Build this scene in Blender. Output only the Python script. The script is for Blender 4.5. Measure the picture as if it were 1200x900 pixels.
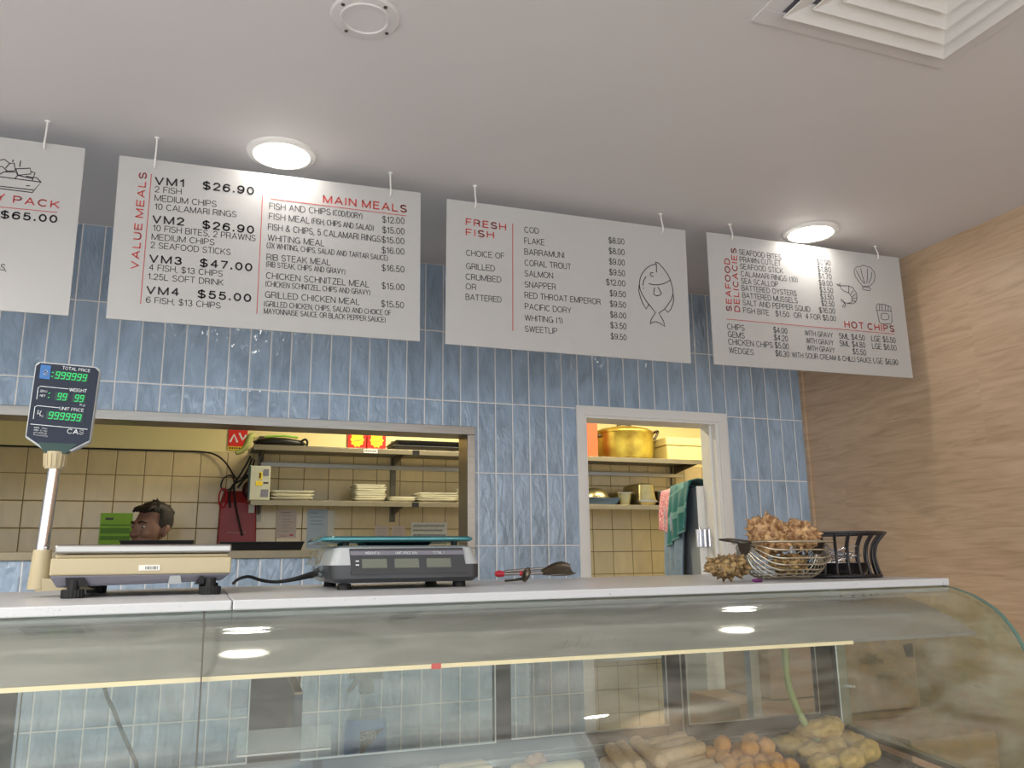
import bpy, bmesh, math, random
from math import sin, cos, pi, sqrt, atan2, radians
from mathutils import Vector, Matrix, Euler, noise

# ------------------------------------------------------------------ clear
for o in list(bpy.data.objects):
    bpy.data.objects.remove(o, do_unlink=True)
scene = bpy.context.scene
col = scene.collection

# ------------------------------------------------------------------ camera
RX, RY, RZ = 0.212024559, 0.01222888, -0.357234699
cd = bpy.data.cameras.new('camera')
cam = bpy.data.objects.new('camera', cd)
col.objects.link(cam)
cd.sensor_fit = 'HORIZONTAL'
cd.sensor_width = 36.0
cd.lens = 968.209 / 1200 * 36.0
cd.clip_start = 0.05
R_ = Euler((0, 0, RZ)).to_matrix() @ Euler((RX, 0, 0)).to_matrix() @ Euler((0, RY, 0)).to_matrix()
cam.matrix_world = Matrix.Translation((0.4913458, -3.3151, 1.44546)) @ (R_ @ Euler((pi / 2, 0, 0)).to_matrix()).to_4x4()
scene.camera = cam

# ------------------------------------------------------------------ light and exposure
scene.view_settings.view_transform = 'Standard'
scene.view_settings.look = 'None'
scene.view_settings.gamma = 1.0
scene.view_settings.use_curve_mapping = False
scene.view_settings.exposure = 0.24
w = bpy.data.worlds.new('world'); scene.world = w; w.use_nodes = True
bg = w.node_tree.nodes['Background']
bg.inputs[0].default_value = (0.80, 0.90, 1.0, 1)
bg.inputs[1].default_value = 0.9

SHOP_LAMP = 1.1        # each ceiling downlight, W
SHOP_EMIT = 12.0
ADDED_LAMP = 24.0       # each added downlight out of view, for overall brightness, W
FRONT_FILL = 66.0             # added fill standing in for daylight from an unseen shopfront, W
KITCHEN = 22.0         # each kitchen batten, W
KITCHEN_EMIT = 6.0

def area(name, loc, rot, sx, sy, power, color, spread=pi, shape='RECTANGLE'):
    l = bpy.data.lights.new(name, 'AREA')
    l.shape = shape; l.size = sx; l.size_y = sy; l.energy = power; l.color = color; l.spread = spread
    o = bpy.data.objects.new(name, l); col.objects.link(o)
    o.location = loc; o.rotation_euler = rot
    return o

area('shopfront_fill', (0.35, -6.45, 1.35), (pi / 2, 0, 0), 5.7, 2.5, FRONT_FILL, (0.93, 0.97, 1.0))  # fill lamp added behind the camera, brightens the surfaces facing it

# ------------------------------------------------------------------ constants of the place
CH = 2.72              # ceiling
TW, TH = 0.0786, 0.302 # blue wall tile pitch
XW = 3.285             # wood wall
YK = 1.82              # kitchen rear wall
def zc(x, y):          # top of the counter slab (it is slightly out of level)
    return 1.387 + 0.0052 * (x - 0.3) + 0.006 * (y + 1.815)

# ------------------------------------------------------------------ materials
def lin(c):
    return tuple((v / 255 / 12.92 if v / 255 <= 0.04045 else ((v / 255 + 0.055) / 1.055) ** 2.4) for v in c) + (1.0,)

def mat(name, c, rough=0.5, metal=0.0, spec=0.5, var=0.0, vscale=20, bump=0.0, bscale=60, coat=0.0,
        emit=None, estr=0.0, sheen=0.0, c2=None, stretch=(1, 1, 1), sss=0.0):
    m = bpy.data.materials.new(name); m.use_nodes = True
    nt = m.node_tree; b = nt.nodes['Principled BSDF']
    b.inputs['Base Color'].default_value = lin(c)
    b.inputs['Roughness'].default_value = rough
    b.inputs['Metallic'].default_value = metal
    b.inputs['Specular IOR Level'].default_value = spec
    b.inputs['Coat Weight'].default_value = coat
    b.inputs['Coat Roughness'].default_value = 0.05
    if sheen: b.inputs['Sheen Weight'].default_value = sheen
    if emit:
        b.inputs['Emission Color'].default_value = lin(emit); b.inputs['Emission Strength'].default_value = estr
    if var or c2 or bump:
        tc = nt.nodes.new('ShaderNodeTexCoord'); mp = nt.nodes.new('ShaderNodeMapping')
        mp.inputs['Scale'].default_value = stretch
        nt.links.new(tc.outputs['Object'], mp.inputs['Vector'])
    if var or c2:
        n = nt.nodes.new('ShaderNodeTexNoise'); n.inputs['Scale'].default_value = vscale; n.inputs['Detail'].default_value = 5
        nt.links.new(mp.outputs[0], n.inputs['Vector'])
        r = nt.nodes.new('ShaderNodeValToRGB')
        r.color_ramp.elements[0].position = 0.35; r.color_ramp.elements[1].position = 0.65
        a = lin(c)
        if c2: r.color_ramp.elements[0].color = lin(c2)
        else: r.color_ramp.elements[0].color = tuple(v * (1 - var) for v in a[:3]) + (1,)
        r.color_ramp.elements[1].color = a
        nt.links.new(n.outputs['Fac'], r.inputs['Fac']); nt.links.new(r.outputs['Color'], b.inputs['Base Color'])
    if bump:
        n2 = nt.nodes.new('ShaderNodeTexNoise'); n2.inputs['Scale'].default_value = bscale; n2.inputs['Detail'].default_value = 3
        nt.links.new(mp.outputs[0], n2.inputs['Vector'])
        bp = nt.nodes.new('ShaderNodeBump'); bp.inputs['Strength'].default_value = bump; bp.inputs['Distance'].default_value = 0.002
        nt.links.new(n2.outputs['Fac'], bp.inputs['Height']); nt.links.new(bp.outputs[0], b.inputs['Normal'])
    return m

class G:                                     # a tiny node expression builder
    def __init__(s, m): s.nt = m.node_tree
    def math(s, op, a, b=None, c=None):
        n = s.nt.nodes.new('ShaderNodeMath'); n.operation = op
        for i, v in enumerate((a, b, c)):
            if v is None: continue
            if isinstance(v, (int, float)): n.inputs[i].default_value = v
            else: s.nt.links.new(v, n.inputs[i])
        return n.outputs[0]
    def mix(s, f, a, b):
        n = s.nt.nodes.new('ShaderNodeMix'); n.data_type = 'RGBA'
        for k, v in ((0, f), (6, a), (7, b)):
            if isinstance(v, (int, float, tuple)): n.inputs[k].default_value = v
            else: s.nt.links.new(v, n.inputs[k])
        return n.outputs[2]
    def noise(s, vec, scale, detail=3, dist=0.0):
        n = s.nt.nodes.new('ShaderNodeTexNoise'); n.inputs['Scale'].default_value = scale
        n.inputs['Detail'].default_value = detail; n.inputs['Distortion'].default_value = dist
        s.nt.links.new(vec, n.inputs['Vector']); return n.outputs['Fac']
    def mapping(s, vec, sc, rot=(0, 0, 0), loc=None):
        n = s.nt.nodes.new('ShaderNodeMapping'); n.inputs['Scale'].default_value = sc; n.inputs['Rotation'].default_value = rot
        if loc is not None:
            if isinstance(loc, tuple): n.inputs['Location'].default_value = loc
            else: s.nt.links.new(loc, n.inputs['Location'])
        s.nt.links.new(vec, n.inputs['Vector']); return n.outputs[0]
    def obj(s):
        return s.nt.nodes.new('ShaderNodeTexCoord').outputs['Object']
    def sep(s, v):
        n = s.nt.nodes.new('ShaderNodeSeparateXYZ'); s.nt.links.new(v, n.inputs[0]); return n.outputs
    def comb(s, *a):
        n = s.nt.nodes.new('ShaderNodeCombineXYZ')
        for i, v in enumerate(a):
            if isinstance(v, (int, float)): n.inputs[i].default_value = v
            else: s.nt.links.new(v, n.inputs[i])
        return n.outputs[0]
    def white(s, v):
        n = s.nt.nodes.new('ShaderNodeTexWhiteNoise'); s.nt.links.new(v, n.inputs['Vector']); return n.outputs['Value']
    def ramp(s, f, stops):
        n = s.nt.nodes.new('ShaderNodeValToRGB'); e = n.color_ramp.elements
        while len(e) < len(stops): e.new(0.5)
        for i, (p, c) in enumerate(stops): e[i].position = p; e[i].color = c
        s.nt.links.new(f, n.inputs[0]); return n.outputs[0]
    def bump(s, h, strength, dist):
        n = s.nt.nodes.new('ShaderNodeBump'); n.inputs['Strength'].default_value = strength; n.inputs['Distance'].default_value = dist
        s.nt.links.new(h, n.inputs['Height']); return n.outputs[0]

def tile_mat(name, c, grout, w, h, gw, zoff, xoff=0.0, ripple=0.0, var=0.1, rough=0.12, axis=0):
    m = bpy.data.materials.new(name); m.use_nodes = True
    b = m.node_tree.nodes['Principled BSDF']; g = G(m)
    P = g.obj(); s = g.sep(P)
    u = g.math('DIVIDE', g.math('SUBTRACT', s[axis], xoff), w); v = g.math('DIVIDE', g.math('SUBTRACT', s[2], zoff), h)
    fu = g.math('FRACT', u); fv = g.math('FRACT', v)
    du = g.math('MULTIPLY', g.math('MINIMUM', fu, g.math('SUBTRACT', 1.0, fu)), w)
    dv = g.math('MULTIPLY', g.math('MINIMUM', fv, g.math('SUBTRACT', 1.0, fv)), h)
    d = g.math('MINIMUM', du, dv)
    isg = g.math('LESS_THAN', d, gw / 2)
    cell = g.comb(g.math('FLOOR', u), g.math('FLOOR', v), 0.0)
    rnd = g.white(cell)
    off = g.comb(g.math('MULTIPLY', rnd, 37.0), 0.0, g.math('MULTIPLY', rnd, 91.0))
    q = g.mapping(P, (9, 9, 3.5), (0, 0.35, 0), off)
    n1 = g.noise(q, 1.6, 4, 0.8)
    a = lin(c)
    lo = tuple(x * (1 - 2.2 * var) for x in a[:3]) + (1,); hi = tuple(min(1, x * (1 + 1.6 * var)) for x in a[:3]) + (1,)
    base = g.ramp(n1, [(0.3, lo), (0.5, a), (0.72, hi)])
    shade = g.math('ADD', 0.94, g.math('MULTIPLY', rnd, 0.12))
    hs = m.node_tree.nodes.new('ShaderNodeHueSaturation'); m.node_tree.links.new(base, hs.inputs['Color']); m.node_tree.links.new(shade, hs.inputs['Value'])
    colr = g.mix(isg, hs.outputs[0], lin(grout))
    m.node_tree.links.new(colr, b.inputs['Base Color'])
    m.node_tree.links.new(g.math('ADD', rough, g.math('MULTIPLY', isg, 0.6)), b.inputs['Roughness'])
    edge = g.math('MULTIPLY', g.math('MINIMUM', g.math('DIVIDE', d, gw * 1.6), 1.0), 0.0016)
    hgt = edge
    if ripple:
        q2 = g.mapping(P, (1, 1, 0.45), (0, 0.5, 0), off)
        hgt = g.math('ADD', edge, g.math('MULTIPLY', g.noise(q2, 32, 2, 0.5), ripple))
    m.node_tree.links.new(g.bump(hgt, 1.0, 1.0), b.inputs['Normal'])
    return m

def glass_mat(name, tint=(246, 250, 247), rough=0.01, haze=0.05, hazec=(190, 195, 185), streak=0.0):
    m = bpy.data.materials.new(name); m.use_nodes = True
    nt = m.node_tree; nt.nodes.remove(nt.nodes['Principled BSDF']); g = G(m)
    out = nt.nodes['Material Output']
    tr = nt.nodes.new('ShaderNodeBsdfTransparent'); tr.inputs[0].default_value = lin(tint)
    gl = nt.nodes.new('ShaderNodeBsdfGlossy'); gl.inputs['Roughness'].default_value = rough; gl.inputs[0].default_value = (0.95, 1, 0.97, 1)
    df = nt.nodes.new('ShaderNodeBsdfDiffuse'); df.inputs[0].default_value = lin(hazec)
    lw = nt.nodes.new('ShaderNodeLayerWeight'); lw.inputs['Blend'].default_value = 0.5
    fr = g.math('ADD', 0.04, g.math('MULTIPLY', 0.96, g.math('POWER', lw.outputs['Facing'], 5.0)))
    m1 = nt.nodes.new('ShaderNodeMixShader'); m2 = nt.nodes.new('ShaderNodeMixShader')
    hz = haze
    if streak:
        n = g.noise(g.mapping(g.obj(), (2.2, 6, 9), (0.2, 0.5, 0.3)), 2.0, 6, 1.5)
        hz = g.math('MULTIPLY', g.math('MAXIMUM', g.math('SUBTRACT', n, 0.36), 0.0), streak)
        nt.links.new(hz, m1.inputs[0])
    else:
        m1.inputs[0].default_value = haze
    nt.links.new(tr.outputs[0], m1.inputs[1]); nt.links.new(df.outputs[0], m1.inputs[2])
    nt.links.new(fr, m2.inputs[0]); nt.links.new(m1.outputs[0], m2.inputs[1]); nt.links.new(gl.outputs[0], m2.inputs[2])
    nt.links.new(m2.outputs[0], out.inputs[0])
    return m

def wood_mat(name):
    m = bpy.data.materials.new(name); m.use_nodes = True
    b = m.node_tree.nodes['Principled BSDF']; g = G(m)
    P = g.obj(); s = g.sep(P)
    row = g.math('FLOOR', g.math('DIVIDE', s[2], 0.62)); rnd = g.white(g.comb(row, g.math('FLOOR', g.math('DIVIDE', g.math('ADD', s[1], g.math('MULTIPLY', row, 0.77)), 1.3)), 0.0))
    off = g.comb(0.0, g.math('MULTIPLY', rnd, 13.0), g.math('MULTIPLY', rnd, 7.0))
    q = g.mapping(P, (1, 1.3, 11), (0, 0, 0), off)
    n1 = g.noise(q, 2.4, 6, 1.4)
    q2 = g.mapping(P, (1, 9, 160), (0, 0, 0), off)
    n2 = g.noise(q2, 1.0, 3, 0.3)
    f = g.math('ADD', g.math('MULTIPLY', n1, 0.72), g.math('MULTIPLY', n2, 0.28))
    c = g.ramp(f, [(0.30, lin((182, 152, 122))), (0.46, lin((198, 168, 137))), (0.54, lin((204, 175, 144))), (0.70, lin((214, 186, 156)))])
    m.node_tree.links.new(c, b.inputs['Base Color']); b.inputs['Roughness'].default_value = 0.42
    m.node_tree.links.new(g.bump(n2, 0.15, 0.002), b.inputs['Normal'])
    return m

def stone_mat(name):
    m = bpy.data.materials.new(name); m.use_nodes = True
    b = m.node_tree.nodes['Principled BSDF']; g = G(m)
    P = g.obj(); n = g.noise(P, 260, 2); n2 = g.noise(P, 90, 3)
    c = g.ramp(n, [(0.24, lin((130, 128, 128))), (0.30, lin((196, 197, 199))), (0.74, lin((196, 197, 199))), (0.82, lin((224, 224, 224)))])
    m.node_tree.links.new(c, b.inputs['Base Color']); b.inputs['Roughness'].default_value = 0.32; b.inputs['Specular IOR Level'].default_value = 0.22
    return m

M = {}
M['tile'] = tile_mat('blue_glazed_tile', (168, 188, 210), (248, 246, 244), TW, TH, 0.0046, CH, ripple=0.0085, var=0.10)
M['ktile'] = tile_mat('cream_kitchen_tile', (216, 194, 148), (104, 86, 56), 0.148, 0.148, 0.0035, 2.098, xoff=0.02, ripple=0.0008, var=0.03, rough=0.18)
M['kpaint'] = mat('yellow_wall_paint', (238, 222, 160), 0.5, var=0.04, vscale=3)
M['wood'] = wood_mat('wood_laminate')
M['ceil'] = mat('ceiling_paint', (226, 221, 220), 0.6, var=0.03, vscale=2, bump=0.05, bscale=14)
M['wallpaint'] = mat('wall_paint', (232, 228, 222), 0.6, var=0.03, vscale=3)
M['floor'] = tile_mat('floor_tile', (204, 201, 198), (150, 147, 144), 0.4, 0.4, 0.004, 0.0, var=0.05, rough=0.35)
M['stone'] = stone_mat('speckled_stone')
M['white'] = mat('white_gloss_paint', (246, 244, 240), 0.35, var=0.03, vscale=6)
M['board'] = mat('white_sign_board', (193, 192, 190), 0.35, var=0.015, vscale=3)
M['boardedge'] = mat('sign_board_edge', (60, 60, 60), 0.5)
M['ink'] = mat('dark_ink', (58, 56, 60), 0.6, var=0.1, vscale=40)
M['red'] = mat('red_ink', (206, 84, 80), 0.6, var=0.08, vscale=40)
M['wink'] = mat('white_ink', (225, 230, 232), 0.6, var=0.05)
M['shelfsteel'] = mat('dull_shelf_steel', (150, 140, 118), 0.5, 0.9, var=0.1, vscale=8)
M['steel'] = mat('brushed_steel', (172, 168, 162), 0.34, 1.0, var=0.12, vscale=8, stretch=(1, 20, 20))
M['chrome'] = mat('chrome', (215, 215, 220), 0.08, 1.0, var=0.03)
M['darksteel'] = mat('dull_steel', (120, 112, 98), 0.35, 1.0, var=0.3, vscale=14)
M['cream'] = mat('cream_plastic', (182, 168, 134), 0.38, var=0.04, vscale=8)
M['greyp'] = mat('grey_plastic', (120, 118, 128), 0.45, var=0.06)
M['dgrey'] = mat('dark_grey_plastic', (60, 62, 65), 0.35, var=0.08)
M['lgrey'] = mat('pale_grey_plastic', (182, 186, 187), 0.35, var=0.03)
M['black'] = mat('black_plastic', (24, 24, 26), 0.4, var=0.15)
M['rubber'] = mat('black_rubber', (18, 18, 19), 0.65, var=0.1)
M['navy'] = mat('navy_display_face', (34, 42, 58), 0.45, spec=0.25, var=0.06)
M['green'] = mat('green_digits', (30, 190, 100), 0.5, emit=(30, 220, 110), estr=0.32, var=0.05)
M['greenwin'] = mat('dark_green_window', (12, 52, 44), 0.3, var=0.05)
M['bluesq'] = mat('blue_sticker', (40, 104, 168), 0.35, var=0.05)
M['lcd'] = mat('grey_lcd', (112, 116, 104), 0.25, var=0.04)
M['paper'] = mat('white_paper', (226, 224, 214), 0.7, var=0.03)
M['darkframe'] = mat('dark_door_frame', (30, 32, 33), 0.3, var=0.12)
M['alu'] = mat('aluminium', (172, 178, 176), 0.35, 1.0, var=0.1)
M['hood'] = mat('pale_hood_panel', (148, 148, 146), 0.5, 0.0, spec=0.2, var=0.06, vscale=4, stretch=(1, 4, 4), coat=1.0)
M['strip'] = mat('cream_light_strip', (236, 222, 186), 0.4, var=0.03, emit=(255, 232, 190), estr=0.15)
M['glass'] = glass_mat('case_glass', (250, 251, 248), 0.01, streak=0.32, hazec=(206, 204, 196))
M['glassend'] = glass_mat('end_glass', (240, 246, 236), 0.02, streak=1.0, hazec=(196, 192, 168))
M['glassrear'] = glass_mat('rear_glass', (244, 248, 247), 0.02, streak=0.32, hazec=(190, 194, 194))
M['seam'] = mat('seam_silicone', (92, 90, 82), 0.5, var=0.1)
M['gedge'] = mat('glass_edge', (28, 52, 70), 0.15, var=0.1)
M['gedgeg'] = mat('green_glass_edge', (96, 128, 120), 0.25, var=0.1)
M['tealg'] = glass_mat('teal_glass', (120, 176, 180), 0.02, haze=0.25, hazec=(60, 130, 138))
M['clear'] = glass_mat('clear_plastic', (246, 248, 248), 0.03, haze=0.12)
M['film'] = glass_mat('plastic_film', (244, 246, 244), 0.12, streak=0.5, hazec=(200, 198, 190))
M['deck'] = mat('dark_deck', (62, 62, 60), 0.45, var=0.3, vscale=7, stretch=(1, 6, 1))
M['blackfilm'] = mat('dark_crinkled_film', (34, 35, 37), 0.22, var=0.2, vscale=20, bump=0.9, bscale=60)
M['bulb'] = mat('lamp_diffuser', (255, 250, 240), 0.5, emit=(255, 246, 232), estr=SHOP_EMIT, var=0.01)
M['tube'] = mat('kitchen_tube', (255, 240, 200), 0.5, emit=(255, 226, 160), estr=KITCHEN_EMIT, var=0.01)
M['teal'] = mat('teal_towel', (32, 118, 118), 0.95, var=0.2, vscale=60, bump=0.5, bscale=300, sheen=0.3)
M['tealband'] = mat('pale_towel_band', (130, 176, 172), 0.95, var=0.2, vscale=60, bump=0.4, bscale=300)
M['pink'] = mat('pink_towel', (214, 96, 128), 0.95, c2=(232, 196, 192), vscale=70, bump=0.5, bscale=300)
M['bluecloth'] = mat('pale_blue_cloth', (150, 170, 190), 0.9, var=0.2, vscale=30, bump=0.4, bscale=200)
M['greydoor'] = mat('grey_half_door', (150, 158, 168), 0.4, var=0.06, vscale=5)
M['brass'] = mat('tarnished_pot_metal', (216, 194, 84), 0.4, 0.7, c2=(160, 128, 52), vscale=7, bump=0.2, bscale=80)
M['pan'] = mat('pan_steel', (176, 164, 120), 0.3, 0.9, var=0.25, vscale=12)
M['redcloth'] = mat('red_vinyl', (160, 34, 36), 0.4, var=0.2, vscale=10)
M['redsign'] = mat('red_sign', (222, 44, 34), 0.4, var=0.05)
M['yellow'] = mat('yellow_print', (240, 205, 40), 0.5, var=0.08)
M['lime'] = mat('lime_paper', (140, 190, 58), 0.6, var=0.1, vscale=10)
M['limed'] = mat('dark_lime_print', (92, 142, 44), 0.6, var=0.1)
M['pinkpaper'] = mat('pinkish_paper', (214, 196, 186), 0.7, var=0.04)
M['sleeve'] = mat('pale_blue_plastic_sleeve', (186, 196, 202), 0.3, c2=(160, 178, 196), vscale=6)
M['plate'] = mat('cream_white_crockery', (230, 226, 204), 0.2, var=0.03)
M['boxwhite'] = mat('off_white_casing', (196, 194, 170), 0.45, var=0.05)
M['orangem'] = mat('orange_mesh', (226, 92, 40), 0.6, c2=(170, 50, 24), vscale=120, stretch=(1, 1, 1))
_m = M['orangem']; _g = G(_m); _s = _g.sep(_g.obj())
_d = _g.math('SINE', _g.math('ADD', _g.math('MULTIPLY', _s[0], 420.0), _g.math('MULTIPLY', _g.math('SINE', _g.math('MULTIPLY', _s[2], 380.0)), 2.2)))
_m.node_tree.links.new(_g.ramp(_d, [(0.35, lin((206, 62, 24))), (0.65, lin((246, 150, 84)))]), _m.node_tree.nodes['Principled BSDF'].inputs['Base Color'])
M['creambox'] = mat('cream_polystyrene', (226, 208, 138), 0.7, var=0.06, vscale=6)
M['bluetray'] = mat('slate_blue_tray', (70, 90, 110), 0.45, var=0.1)
M['card'] = mat('brown_cardboard', (176, 142, 112), 0.8, var=0.1, vscale=8, bump=0.2, bscale=50)
M['cardprint'] = mat('carton_print', (70, 62, 62), 0.8, var=0.1)
M['redplastic'] = mat('red_plastic', (200, 44, 60), 0.35, var=0.08)
M['wire'] = mat('warm_steel_wire', (196, 188, 168), 0.28, 0.9, var=0.15, vscale=30)
M['wiredark'] = mat('bronze_steel', (98, 86, 74), 0.35, 0.8, var=0.2, vscale=30)
M['blackmetal'] = mat('black_enamelled_metal', (30, 27, 30), 0.35, var=0.15)
M['shell'] = mat('sea_shell', (208, 170, 122), 0.55, c2=(120, 78, 42), vscale=70, bump=0.8, bscale=90)
M['shelldark'] = mat('brown_sea_shell', (176, 146, 96), 0.55, c2=(74, 54, 28), vscale=90, bump=0.8, bscale=110)
M['purple'] = mat('purple_bead', (110, 40, 110), 0.4, var=0.1)
M['crumb'] = mat('pale_crumb', (226, 196, 156), 0.85, var=0.16, vscale=90, bump=1.0, bscale=260)
M['batter'] = mat('golden_batter', (226, 190, 112), 0.75, var=0.22, vscale=60, bump=1.0, bscale=160)
M['ball'] = mat('orange_crumb', (222, 160, 84), 0.8, var=0.2, vscale=80, bump=1.0, bscale=240)
M['stickw'] = mat('pale_seafood_stick', (236, 222, 168), 0.5, var=0.08, vscale=30)
M['meat'] = mat('raw_pink_meat', (186, 92, 86), 0.4, c2=(140, 52, 50), vscale=30)
M['bluefluid'] = mat('blue_cleaning_fluid', (36, 150, 250), 0.5, var=0.15, vscale=15)
M['hose'] = mat('pale_green_hose', (176, 190, 128), 0.4, var=0.1)
M['skin'] = mat('skin', (126, 92, 76), 0.55, var=0.1, vscale=14)
M['hair'] = mat('dark_brown_hair', (28, 18, 14), 0.6, var=0.4, vscale=60, bump=0.8, bscale=160)
M['fade'] = mat('short_clipped_hair', (44, 37, 32), 0.8, var=0.25, vscale=120)
M['shirt'] = mat('dark_tee_shirt', (40, 42, 50), 0.9, var=0.15, vscale=20, bump=0.3, bscale=200)
M['trousers'] = mat('charcoal_trousers', (46, 46, 48), 0.9, var=0.15)
M['apron'] = mat('black_apron', (26, 26, 28), 0.8, var=0.15)
M['eye'] = mat('eye_white', (196, 184, 176), 0.3, var=0.03)
M['iris'] = mat('dark_iris', (36, 22, 16), 0.2, var=0.1)

# ------------------------------------------------------------------ mesh builder
LOC = {}
def setp(o, label=None, cat=None, group=None, kind=None):
    if label: o['label'] = label
    if cat: o['category'] = cat
    if group: o['group'] = group
    if kind: o['kind'] = kind
    return o

def thing(name, loc, label, cat, group=None, rz=0.0):
    o = bpy.data.objects.new(name, None); col.objects.link(o)
    o.location = loc; o.rotation_euler = (0, 0, rz); o.empty_display_size = 0.05
    LOC[o] = Vector(loc)
    return setp(o, label, cat, group)

class MB:
    def __init__(s): s.bm = bmesh.new(); s.mi = 0
    def _new(s, before):
        for f in s.bm.faces:
            if f.index == -1 or f not in before: pass
    def face(s, vs):
        try:
            f = s.bm.faces.new(vs); f.material_index = s.mi; return f
        except ValueError: return None
    def box(s, a, b, rot=None):
        a = Vector(a); b = Vector(b); c = (a + b) / 2; h = (b - a) / 2
        v = []
        for sx in (-1, 1):
            for sy in (-1, 1):
                for sz in (-1, 1):
                    p = Vector((sx * h.x, sy * h.y, sz * h.z))
                    if rot is not None: p = rot @ p
                    v.append(s.bm.verts.new(c + p))
        for q in ((0, 1, 3, 2), (4, 6, 7, 5), (0, 4, 5, 1), (2, 3, 7, 6), (0, 2, 6, 4), (1, 5, 7, 3)): s.face([v[i] for i in q])
        return s
    def hexa(s, lo, hi):          # two quads (4 points each, same order)
        v = [s.bm.verts.new(p) for p in list(lo) + list(hi)]
        s.face(v[3::-1]); s.face(v[4:8])
        for i in range(4): j = (i + 1) % 4; s.face([v[i], v[j], v[4 + j], v[4 + i]])
        return s
    def prism(s, pa, pb):         # matching point loops
        a = [s.bm.verts.new(p) for p in pa]; b = [s.bm.verts.new(p) for p in pb]; n = len(a)
        s.face(a[::-1]); s.face(b)
        for i in range(n): j = (i + 1) % n; s.face([a[i], a[j], b[j], b[i]])
        return s
    def loft(s, rings, cap=True, closed=True):
        R = [[s.bm.verts.new(p) for p in r] for r in rings]; n = len(R[0])
        for r0, r1 in zip(R, R[1:]):
            for i in range(n if closed else n - 1):
                j = (i + 1) % n; s.face([r0[i], r0[j], r1[j], r1[i]])
        if cap: s.face(R[0][::-1]); s.face(R[-1])
        return s
    def cyl(s, p0, p1, r0, r1=None, seg=16):
        return s.tube([p0, p1], [r0, r0 if r1 is None else r1], seg)
    def tube(s, pts, r, seg=8, closed=False):
        pts = [Vector(p) for p in pts]; n = len(pts)
        rr = list(r) if isinstance(r, (list, tuple)) else [r] * n
        if 4 <= n <= 20:                      # round off coarse polylines
            P = []; Q = []
            for i in range(n if closed else n - 1):
                g = (lambda k: pts[k % n]) if closed else (lambda k: pts[max(0, min(n - 1, k))])
                a, b, c, d = g(i - 1), g(i), g(i + 1), g(i + 2)
                for k in range(4):
                    t = k / 4
                    P.append(0.5 * (2 * b + (c - a) * t + (2 * a - 5 * b + 4 * c - d) * t * t + (3 * b - a - 3 * c + d) * t ** 3))
                    Q.append(rr[i] + (rr[(i + 1) % n] - rr[i]) * t)
            if not closed: P.append(pts[-1]); Q.append(rr[-1])
            pts, rr, n = P, Q, len(P)
        rings = []; up = None
        for i, p in enumerate(pts):
            if closed: t = (pts[(i + 1) % n] - pts[i - 1]).normalized()
            else: t = (pts[min(i + 1, n - 1)] - pts[max(i - 1, 0)]).normalized()
            if up is None:
                up = Vector((0, 0, 1)) if abs(t.z) < 0.9 else Vector((1, 0, 0))
            x = t.cross(up).normalized(); y = x.cross(t).normalized(); up = y
            rings.append([p + (x * cos(2 * pi * k / seg) + y * sin(2 * pi * k / seg)) * rr[i] for k in range(seg)])
        if closed: rings.append(rings[0]); return s.loft(rings, cap=False)
        return s.loft(rings)
    def lathe(s, prof, c=(0, 0, 0), seg=32, rot=None, sx=1.0, sy=1.0):
        c = Vector(c); rings = []
        for r, z in prof:
            ring = []
            for k in range(seg):
                p = Vector((r * sx * cos(2 * pi * k / seg), r * sy * sin(2 * pi * k / seg), z))
                if rot is not None: p = rot @ p
                ring.append(c + p)
            rings.append(ring)
        return s.loft(rings)
    def ell(s, c, r, rot=None, seg=16, rings=10, disp=None):
        c = Vector(c); R = []
        for i in range(1, rings):
            th = pi * i / rings; ring = []
            for k in range(seg):
                ph = 2 * pi * k / seg
                d = Vector((sin(th) * cos(ph), sin(th) * sin(ph), -cos(th)))
                p = Vector((d.x * r[0], d.y * r[1], d.z * r[2]))
                if disp: p = p * disp(d)
                if rot is not None: p = rot @ p
                ring.append(c + p)
            R.append(ring)
        def pole(sg):
            d = Vector((0, 0, sg)); p = Vector((0, 0, sg * r[2]))
            if disp: p = p * disp(d)
            if rot is not None: p = rot @ p
            return s.bm.verts.new(c + p)
        V = [[s.bm.verts.new(p) for p in r_] for r_ in R]
        for a, b in zip(V, V[1:]):
            for i in range(seg): j = (i + 1) % seg; s.face([a[i], a[j], b[j], b[i]])
        b0 = pole(-1); b1 = pole(1)
        for i in range(seg):
            j = (i + 1) % seg; s.face([b0, V[0][j], V[0][i]]); s.face([b1, V[-1][i], V[-1][j]])
        return s
    def grid(s, fn, nu, nv, thick=None):
        V = [[s.bm.verts.new(fn(i / (nu - 1), j / (nv - 1))) for j in range(nv)] for i in range(nu)]
        for i in range(nu - 1):
            for j in range(nv - 1): s.face([V[i][j], V[i + 1][j], V[i + 1][j + 1], V[i][j + 1]])
        return s
    def stroke(s, pts, w, y, t=0.0006):    # an inked line on a vertical plane facing -Y; pts are (x, z)
        pts = [Vector((p[0], p[1])) for p in pts]; n = len(pts)
        L = []
        for i, p in enumerate(pts):
            tv = (pts[min(i + 1, n - 1)] - pts[max(i - 1, 0)])
            tv = tv.normalized() if tv.length > 1e-9 else Vector((1, 0))
            nn = Vector((-tv.y, tv.x)) * w / 2
            e = tv * (w / 2 if i == n - 1 else -w / 2 if i == 0 else 0)
            L.append((p + nn + e, p - nn + e))
        for (a, b), (c, d) in zip(L, L[1:]):
            s.prism([(q.x, y, q.y) for q in (a, b, d, c)], [(q.x, y + t, q.y) for q in (a, b, d, c)])
        return s
    def addmesh(s, me, mtx):
        n0 = len(s.bm.verts); s.bm.from_mesh(me); s.bm.verts.ensure_lookup_table()
        for v in s.bm.verts[n0:]: v.co = mtx @ v.co
        return s
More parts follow.
